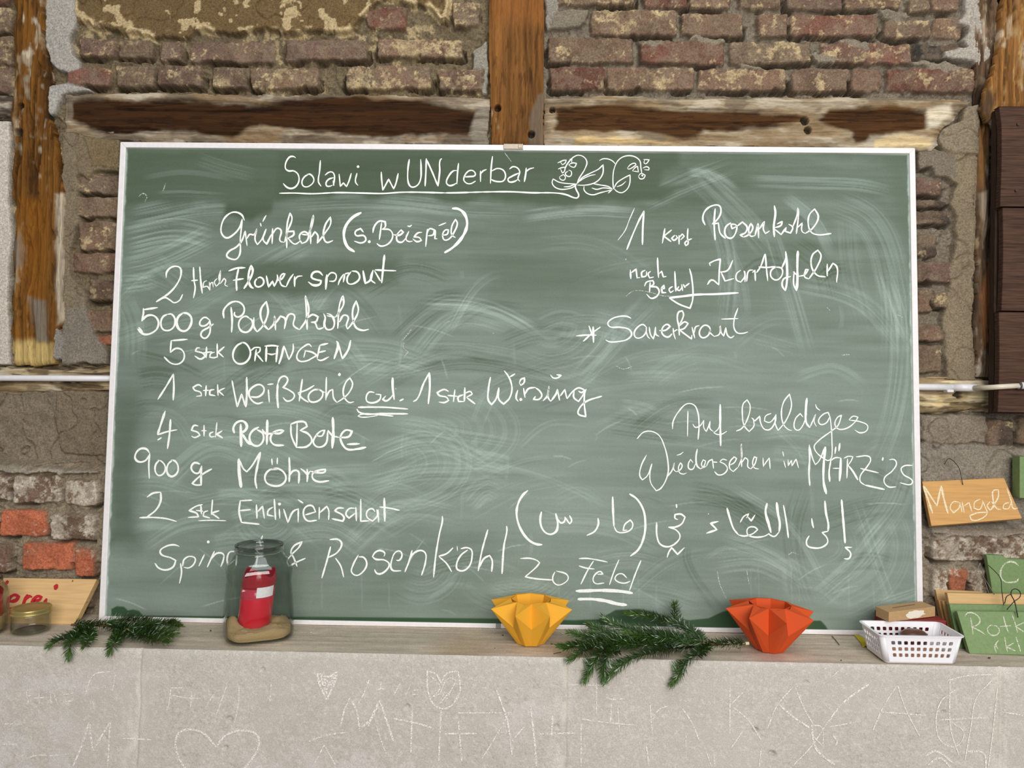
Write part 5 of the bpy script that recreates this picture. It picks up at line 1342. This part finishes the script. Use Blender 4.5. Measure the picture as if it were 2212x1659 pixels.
# small empty preserving jar with a gold lid
j3 = np.array([on_y(71, 1340, -.080)[0], -.0870, 0.0012])
r = jar('preserving_jar', 'small empty glass jar with a gold lid in front of the pine sign', j3,
        [(.033, 0, 2), (.039, .0015, 2), (.0412, .006, 2), (.0412, .018, 2), (.0412, .033, 2), (.0412, .040, 2), (.0403, .044, 2), (.0395, .047, 2)], 0, .04, .05, .06, thick=.002, lip=False)
mb = MB(); lathe(mb, j3, [(.0428, .0425, 2), (.0440, .0435, 2), (.0440, .046, 2), (.0428, .048, 2), (.0428, .0535, 2), (.0418, .0558, 2), (.0405, .0563, 2), (.0382, .0557, 2), (.0368, .0547, 2), (.0328, .0541, 2), (.0310, .0545, 2), (.001, .0547, 2)], seg=72)
mb.build('screw_lid', mat_plain('gold_lacquer', '#a8965c', .30, 60, .05, metallic=.6), r, smooth=False, bevel=.0003)


# ------------------------------------------------------------------ folded paper star bowls
def star_bowl(label, c, R, rot, color, h=.100, zt=.086, ri=.046, tilt=0):
    root = empty('paper_star_bowl', c, label, 'bowl')
    m = mat_translucent('paper_'+color[1:], color, .75, .22)
    n = 8
    def P(rad, ang, z): return np.array([c[0]+rad*math.sin(ang), c[1]-rad*math.cos(ang), c[2]+z+tilt*rad*math.sin(ang)])
    st = 2*math.pi/n
    rb, rv, zv = .031, .057, .046
    for k in range(n):
        a = rot+k*st; al, ar = a-st/2, a+st/2
        T = P(R, a, zt); Ml, Mr = P(ri, al, h), P(ri, ar, h); Vl, Vr = P(rv, al, zv), P(rv, ar, zv)
        B = P(rb*1.04, a, 0); Bl, Br = P(rb*.93, al, 0), P(rb*.93, ar, 0)
        fl = P(ri*1.02, a, h-.003)
        Il, Ir = P(ri*.98, al, h-.0005), P(ri*.98, ar, h-.0005); bl, br = P(rb*.86, al, .002), P(rb*.86, ar, .002)
        mb = MB()
        V = [T, Ml, Mr, Vl, Vr, B, Bl, Br, fl]
        # two outer faces, two half kites, the top flap, the inner wall
        mb.add(V, [(0, 3, 6, 5), (0, 5, 7, 4), (0, 1, 3), (0, 4, 2), (0, 2, 8, 1)])
        mb.add([Il, Ir, bl, br], [(0, 1, 3, 2)])
        o = mb.build('star_point', m, root)
        s = o.modifiers.new('thickness', 'SOLIDIFY'); s.thickness = .0004; s.offset = 0
    mb = MB(); mb.add([P(rb*.9, rot+k*st/2, .001) for k in range(2*n)], [tuple(range(2*n))])
    o = mb.build('base', m, root); s = o.modifiers.new('thickness', 'SOLIDIFY'); s.thickness = .0005
    return root


yc = on_z(1146, 1398, 0); star_bowl('yellow folded paper star bowl standing before the chalkboard', np.array([yc[0], yc[1]+.033, .0006]), .0985, math.radians(22.5+2), '#fabb34')
oc = on_z(1672, 1413, 0); star_bowl('orange red folded paper star bowl beside the large fir branch', np.array([oc[0], oc[1]+.033, .0006]), .1005, math.radians(2.5), '#e2581f', h=.103, zt=.088, tilt=-.03)


# ------------------------------------------------------------------ fir branches
M_NEEDLE = mat_tint('fir_needles', .38, 600, .12, 0, spec=.6)
M_TWIG = mat_plain('fir_bark', '#6a5236', .85, 200, .2)
M_CUT = mat_plain('cut_wood', '#d8c79c', .8)


def fir(label, twigs, x0, y0, s, seed, need=.0225, zl=.014):
    rng = np.random.default_rng(seed)
    paths = []
    for (txt, z, rad) in twigs:
        C = catmull([(x0+a*s, y0+b*s) for a, b in parse(txt)], 5)
        pts = []
        for (px, py) in C:
            p = on_z(px, py, z)
            if p[1] > -.034: p = on_y(px, py, -.034)
            fy = front_y(p[0])-.010
            if p[1] < fy: p = on_y(px, py, fy-.004)
            pts.append(p)
        pts = np.array(pts)
        for _ in range(3): pts[1:-1] = (pts[:-2]+2*pts[1:-1]+pts[2:])/4
        paths.append((pts, rad))
    root = empty('fir_branch', (paths[0][0][:, 0].mean(), paths[0][0][:, 1].mean(), 0), label, 'branch')
    for (pts, rad) in paths:
        mb = MB(); mb.tube(pts, list(np.linspace(rad, rad*.45, len(pts))), 6)
        tw = mb.build('twig', M_TWIG, root, smooth=True)
        nb = MB()
        seg = np.linalg.norm(np.diff(pts, axis=0), axis=1); acc = np.concatenate([[0], np.cumsum(seg)])
        L = acc[-1]; sdist = .004
        while sdist < L:
            i = min(np.searchsorted(acc, sdist)-1, len(pts)-2); t = (sdist-acc[i])/max(seg[i], 1e-9)
            p = pts[i]*(1-t)+pts[i+1]*t
            ax = pts[min(i+2, len(pts)-1)]-pts[max(i-1, 0)]; ax /= np.linalg.norm(ax)+1e-9
            up = np.array([0, -.35, 1.0]); up = up-ax*np.dot(up, ax); up /= np.linalg.norm(up)
            sd = np.cross(ax, up)
            for phi in (rng.normal(0, .22), math.pi+rng.normal(0, .22), rng.uniform(.35, 1.3), math.pi-rng.uniform(.35, 1.3), rng.uniform(.2, 2.9)):
                lean = rng.normal(.95, .14)*(1-.45*sstep(.75, 1, sdist/L))
                out = math.cos(phi)*sd+math.sin(phi)*up
                d = math.cos(lean)*ax+math.sin(lean)*out
                ln = need*rng.uniform(.78, 1.1)*(1-.25*sstep(.82, 1, sdist/L))
                w = .00105*rng.uniform(.8, 1.15)
                tip = p+d*ln
                if tip[2] < .001 and tip[1] > front_y(tip[0])-.004: 
                    d = d+np.array([0, 0, (.0015-tip[2])/ln]); tip = p+d*ln
                if tip[1] > -.004: continue
                a1 = np.cross(d, out); a1 /= np.linalg.norm(a1)+1e-9; a2 = np.cross(a1, d); a2 /= np.linalg.norm(a2)+1e-9
                mid = p+d*ln*.55+a2*ln*.03; b0 = p+d*rad*.6
                pale = rng.random() < .08
                g = srgb('#2e4a1a')*rng.uniform(.40, 1.45) if not pale else srgb('#a9b8a2')*rng.uniform(.7, 1.2)
                tipg = srgb('#587a28')
                g = g*(1-.45*sstep(.6, 1, sdist/L)*(not pale))+tipg*.45*sstep(.6, 1, sdist/L)*(not pale)
                V = [b0+a1*w*.6, b0-a1*w*.6, b0+a2*w*.5, mid+a1*w, mid-a1*w, mid+a2*w*.55, tip]
                nb.add(V, [(0, 1, 4, 3), (1, 2, 5, 4), (2, 0, 3, 5), (3, 4, 6), (4, 5, 6), (5, 3, 6)], g)
            sdist += .0019
        nb.build('needles', M_NEEDLE, tw, colors=True)['kind'] = 'stuff'
    return root, paths


s4 = 460/2212
root, paths = fir('large fir branch spread between the yellow and the orange bowl', [
    ('2085,576 1900,580 1700,590 1500,600 1200,600 900,588 600,585 400,595 130,605', .020, .0032),
    ('1680,600 1560,700 1450,770 1395,880 1310,1000', .016, .0016),
    ('1560,610 1300,645 1050,690 870,740 750,830 620,965', .016, .0016),
    ('980,610 720,600 570,680 490,780 400,965', .016, .0014),
    ('760,640 620,730 590,830 600,950', .014, .0013),
    ('1500,595 1300,540 1100,500 900,450 720,390 590,310', .030, .0016),
    ('1640,560 1500,450 1380,390 1250,345 1100,300 960,280 840,268', .032, .0017),
    ('1400,400 1350,330 1330,250 1330,165', .034, .0013),
    ('1250,565 950,530 650,480 440,380', .026, .0015),
    ('950,575 650,545 380,500 250,465', .024, .0014),
    ('640,585 430,650 240,750', .016, .0013),
    ('1540,560 1280,480 1060,440 860,415', .034, .0015),
    ('1400,580 1050,560 720,520 480,470', .022, .0015),
    ('700,590 420,590 190,640', .018, .0013),
    ('1650,575 1450,540 1250,520 1000,500 800,470', .036, .0015),
], 1180, 1270, s4, 5)
mb = MB(); e = paths[0][0][0]; d = paths[0][0][0]-paths[0][0][2]; d /= np.linalg.norm(d)
mb.tube([e-d*.004, e+d*.004], .0036, 10); mb.build('cut_end', M_CUT, root)
s1 = 420/2177
root, paths = fir('small fir branch lying below the lower left corner of the chalkboard', [
    ('800,880 950,885 1150,890 1400,920 1700,945 1960,900', .016, .0028),
    ('1060,890 930,930 840,1010 790,1090 772,1240', .015, .0014),
    ('900,970 760,1030 640,1060 560,1120', .014, .0013),
    ('1000,920 1000,1030 960,1120', .012, .0012),
    ('1150,870 1350,830 1560,845 1780,880', .024, .0015),
    ('1250,920 1480,985 1700,1040 1880,1080', .016, .0015),
    ('1370,950 1300,1050 1230,1190', .014, .0013),
    ('1400,930 1620,900 1850,860 2010,905', .026, .0015),
    ('1450,950 1700,985 1960,965', .018, .0015),
    ('1300,900 1550,930 1800,990 1930,1010', .022, .0014),
], 0, 1180, s1, 9)


# ------------------------------------------------------------------ white basket and what is round it
M_BASK = mat_plain('white_plastic', '#eeebee', .38, 60, .02)
by = front_y(1.0)+.008
bl = on_y(1912, 1429, by); brr = on_y(2066, 1429, by)
bx0, bx1 = bl[0], brr[0]; depth = .092; bh = .0615; fl_ = .0125; zb = .0008
bk = empty('plastic_basket', ((bx0+bx1)/2, by+depth/2, 0), 'white plastic basket with square holes at the ledge edge', 'basket')


def rrect(z):
    t = z/bh; e = fl_*t
    return bx0-e, bx1+e, by-e*.35, by+depth+e*.4


def panel(fn, n, mrows, u0, u1, v0, v1, hole=.5):
    """flat wall pierced by rows of rounded square holes; fn(u, v) -> point"""
    mb = MB()
    def quad(a, b, c, d): mb.add([fn(a, c), fn(b, c), fn(b, d), fn(a, d)], [(0, 1, 2, 3)])
    quad(0, u0, 0, 1); quad(u1, 1, 0, 1); quad(u0, u1, 0, v0); quad(u0, u1, v1, 1)
    cu, cv = (u1-u0)/n, (v1-v0)/mrows
    sq = [(-1, -1), (-.33, -1), (.33, -1), (1, -1), (1, -.33), (1, .33), (1, 1), (.33, 1), (-.33, 1), (-1, 1), (-1, .33), (-1, -.33)]
    for i in range(n):
        for j in range(mrows):
            cx, cy = u0+(i+.5)*cu, v0+(j+.5)*cv
            outer = [fn(cx+a*cu/2, cy+b*cv/2) for a, b in sq]
            inner = []
            for a, b in sq:
                k = hole*(.86 if abs(a) == 1 and abs(b) == 1 else 1)
                inner.append(fn(cx+a*cu/2*k*(1.0 if abs(a) == 1 else 1.9), cy+b*cv/2*k*(1.0 if abs(b) == 1 else 1.9)))
            mb.add(outer+inner, [(q, (q+1) % 12, 12+(q+1) % 12, 12+q) for q in range(12)])
    return mb


cr = .010
def pt(x, y, z): return np.array([x, y, zb+z])
def wallfn(side):
    def fn(u, v):
        z = .004+v*(bh-.004); x0, x1, y0, y1 = rrect(z)
        if side == 'front': return pt(x0+cr+u*(x1-x0-2*cr), y0, z)
        if side == 'back': return pt(x0+cr+u*(x1-x0-2*cr), y1, z)
        if side == 'left': return pt(x0, y0+cr+u*(y1-y0-2*cr), z)
        return pt(x1, y0+cr+u*(y1-y0-2*cr), z)
    return fn
for side, n in (('front', 10), ('back', 10), ('left', 6), ('right', 6)):
    mb = panel(wallfn(side), n, 3, .05, .955, .14, .84, .60)
    o = mb.build('side_panel', M_BASK, bk); m = o.modifiers.new('thickness', 'SOLIDIFY'); m.thickness = .0016; m.offset = 0
for (sx, sy, a0) in ((0, 0, math.pi), (1, 0, 1.5*math.pi), (1, 1, 0), (0, 1, .5*math.pi)):
    mb = MB(); V = []; Fs = []; K = 6; zs = [.004, bh*.5, bh]
    for z in zs:
        x0, x1, y0, y1 = rrect(z); cx = (x1-cr if sx else x0+cr); cy = (y1-cr if sy else y0+cr)
        for k in range(K+1):
            g = a0+k/K*math.pi/2; V.append(pt(cx+cr*math.cos(g), cy+cr*math.sin(g), z))
    for i in range(2):
        for k in range(K): Fs.append((i*(K+1)+k, i*(K+1)+k+1, (i+1)*(K+1)+k+1, (i+1)*(K+1)+k))
    mb.add(V, Fs)
    o = mb.build('rounded_corner', M_BASK, bk, smooth=True); m = o.modifiers.new('thickness', 'SOLIDIFY'); m.thickness = .0016; m.offset = 0
def loop(z, grow):
    x0, x1, y0, y1 = rrect(z); out = []
    for (sx, sy, a0) in ((0, 0, math.pi), (1, 0, 1.5*math.pi), (1, 1, 0), (0, 1, .5*math.pi)):
        cx = (x1-cr if sx else x0+cr); cy = (y1-cr if sy else y0+cr)
        for k in range(7):
            g = a0+k/6*math.pi/2; out.append(pt(cx+(cr+grow)*math.cos(g), cy+(cr+grow)*math.sin(g), z))
    return out
mb = MB(); rings = [loop(bh-.001, -.001), loop(bh+.0008, -.001), loop(bh+.0004, .0045), loop(bh-.0016, .0045)]
n = 28; V = sum(rings, [])
mb.add(V, [(i*n+k, i*n+(k+1) % n, ((i+1) % 4)*n+(k+1) % n, ((i+1) % 4)*n+k) for i in range(4) for k in range(n)])
mb.build('rim', M_BASK, bk, smooth=False)
mb = MB(); A1, A2_ = loop(.004, 0), loop(0, -.003); B1 = loop(.0045, -.002)
mb.add(A1+A2_+B1, [(k, (k+1) % n, n+(k+1) % n, n+k) for k in range(n)]+[tuple(range(n, 2*n))[::-1], tuple(range(2*n, 3*n))]+[(k, 2*n+k, 2*n+(k+1) % n, (k+1) % n) for k in range(n)])
mb.build('bottom', M_BASK, bk)
# in the basket
zin = zb+.0052
cxb = (bx0+bx1)/2; cyb = by+depth/2
def pebble(mb, c, rx, ry, rz, seg=24, rows=12, p=2.6):
    V = []; Fs = []
    for i in range(rows+1):
        ph = -math.pi/2+math.pi*i/rows
        for k in range(seg):
            g = 2*math.pi*k/seg
            cp_, sp_ = math.cos(ph), math.sin(ph)
            V.append((c[0]+rx*math.cos(g)*abs(cp_)**(2/p), c[1]+ry*math.sin(g)*abs(cp_)**(2/p), c[2]+rz*math.copysign(abs(sp_)**(2/p), sp_)))
    for i in range(rows):
        for k in range(seg): Fs.append((i*seg+k, i*seg+(k+1) % seg, (i+1)*seg+(k+1) % seg, (i+1)*seg+k))
    mb.add(V, Fs)
mb = MB(); mb.box((cxb-.052, by+.010, zin), (cxb+.066, by+.062, zin+.015))
o = mb.build('sponge_block', mat_plain('salmon_sponge', '#cf9c80', .95, 260, .2, .5, .002), origin=(cxb, by+.035, zin), bevel=.004)
tag(o, 'salmon beige block lying on the bottom of the white basket', 'sponge')
mb = MB(); pebble(mb, (on_y(1975, 1366, by+.062)[0], by+.064, zin+.0325), .030, .022, .0172)
o = mb.build('brown_case', mat_plain('brown_leather', '#5d3a2e', .35, 120, .12), smooth=True, origin=(cxb, by+.064, zin+.0153)); tag(o, 'shiny dark brown oval case lying on the block in the white basket', 'case')
mb = MB(); mb.box((cxb-.066, by+.070, zin), (cxb+.05, by+.100, zin+.018))
o = mb.build('grey_box', mat_plain('grey_card', '#77727a', .8), origin=(cxb, by+.085, zin), bevel=.002); tag(o, 'low grey block at the back inside the white basket', 'box')

# cards, red box and carton behind the basket
def slab(name, label, cat, corners, z0, z1, mat):
    lo = [np.array([p[0], p[1], z0]) for p in corners]; hi = [np.array([p[0], p[1], z1]) for p in corners]
    mb = MB(); mb.add(lo+hi, [(0, 3, 2, 1), (4, 5, 6, 7)]+[(k, (k+1) % 4, 4+(k+1) % 4, 4+k) for k in range(4)])
    c = sum(lo)/4
    o = mb.build(name, mat, origin=c); return tag(o, label, cat)
yb2 = by+depth+.010
a, b2c = on_z(1835, 1364, .002), on_z(1861, 1390, .002)
slab('yellow_card', 'yellow card flat on the ledge behind the white basket', 'card', [(a[0], -.006), (.985, -.006), (bx0-.004, yb2), (b2c[0], b2c[1])], .0006, .0030, mat_plain('yellow_card', '#cdb51f', .6))
a = on_z(1838, 1352, .012)
slab('white_card', 'white card under the red box behind the basket', 'card', [(a[0], -.010), (.985, -.010), (.985, yb2+.004), (a[0]+.014, yb2+.004)], .0034, .0062, mat_plain('white_card', '#dfe0e3', .5))
M_REDBOX = mat_plain('dark_red_card', '#7d1620', .5, 80, .06)
mb = MB(); mb.box((on_y(1906, 1340, -.05)[0], yb2+.003, .0066), (on_y(2026, 1340, -.05)[0], -.009, .0640))
o = mb.build('red_box', M_REDBOX, bevel=.0015, origin=(.92, -.05, .0066)); tag(o, 'dark red box under the brown carton behind the basket', 'box')
zc = .0652
fbl = on_z(1920, 1344, zc); fbr = on_z(2020, 1331.5, zc)
e1 = fbr-fbl
e2 = np.array([-e1[1], e1[0], 0])/np.linalg.norm(e1)*.050+np.array([.010, 0, 0])
ct = empty('cardboard_box', fbl+e1/2+e2/2, 'flat brown cardboard carton lying on the dark red box', 'carton')
hz = np.array([0, 0, .0225])
M_CARD = mat_plain('brown_cardboard', '#b89468', .8, 120, .08, .15, .0006)
mb = MB(); mb.hexa([fbl+hz, fbr+hz, fbr, fbl], [fbl+e2+hz, fbr+e2+hz, fbr+e2, fbl+e2]); mb.build('carton_body', M_CARD, ct, bevel=.0008)
off = np.array([0, 0, .0006]); mb = MB()
p0 = fbl+hz+e1*.22+e2*.50; p1 = fbl+hz+e1*.74+e2*.62
t = e2/np.linalg.norm(e2)*.0016
mb.add([p0-t+off, p1-t+off, p1+t+off, p0+t+off], [(0, 1, 2, 3)]); mb.build('tab_slot', mat_plain('slot', '#7c6240', .8), ct)
nf_ = np.cross(e1, hz); nf_ /= np.linalg.norm(nf_)
if nf_[1] > 0: nf_ = -nf_
mb = MB(); rng3 = np.random.default_rng(3); c_ = fbl+e1*.56+hz*.5+nf_*.0006; ring = []
for k in range(22):
    g = 2*math.pi*k/22; q = rng3.uniform(.8, 1.1)
    ring.append(c_+e1*.22*q*math.cos(g)+hz*.42*q*math.sin(g))
mb.add(ring, [tuple(range(22))]); mb.build('torn_label', mat_plain('torn_paper', '#e6dccb', .8, 900, .25), ct)['label'] = 'torn remains of a white label'

# crumbs on the ledge
M_CRUMB = mat_plain('crumb', '#3c332a', .9); M_CRUMB2 = mat_plain('plaster_crumb', '#cfc7ba', .9)
rngc = np.random.default_rng(21)
for k, (px, py, sz, pale) in enumerate([(1086, 1372, .0016, 0), (1192, 1391, .0018, 0), (1069, 1400, .001, 0), (1817, 1426, .0015, 0), (1215, 1368, .0015, 1), (1038, 1359, .0016, 1), (2137, 1421, .0022, 0), (208, 1371, .0018, 0), (455, 1362, .0022, 0), (672, 1366, .0014, 1), (1595, 1400, .0014, 0)]):
    p = on_z(px, py, sz*.6); mb = MB(); pebble(mb, p, sz*rngc.uniform(.9, 1.6), sz*rngc.uniform(.8, 1.2), sz*.7, 8, 5, 2)
    o = mb.build('crumb', M_CRUMB2 if pale else M_CRUMB, origin=(p[0], p[1], 0)); tag(o, 'tiny pale plaster crumb on the ledge' if pale else 'tiny dark crumb on the ledge', 'crumb', 'pale crumbs on the ledge' if pale else 'dark crumbs on the ledge')

M_STICK2 = mat_plain('dry_stem', '#3a3128', .9)
for (a, b, lab) in (((1797, 1374), (1813, 1393), 'thin dark dry stem on the ledge left of the white basket'), ((1196, 1412), (1212, 1409), 'short dry stem on the ledge right of the yellow bowl')):
    p, q = on_z(*a, .0011), on_z(*b, .0011)
    mb = MB(); mb.tube([p, (p+q)/2+np.array([.0005, 0, .0003]), q], .0008, 6)
    o = mb.build('dry_stem', M_STICK2, origin=((p+q)/2)*np.array([1, 1, 0])); tag(o, lab, 'stem')
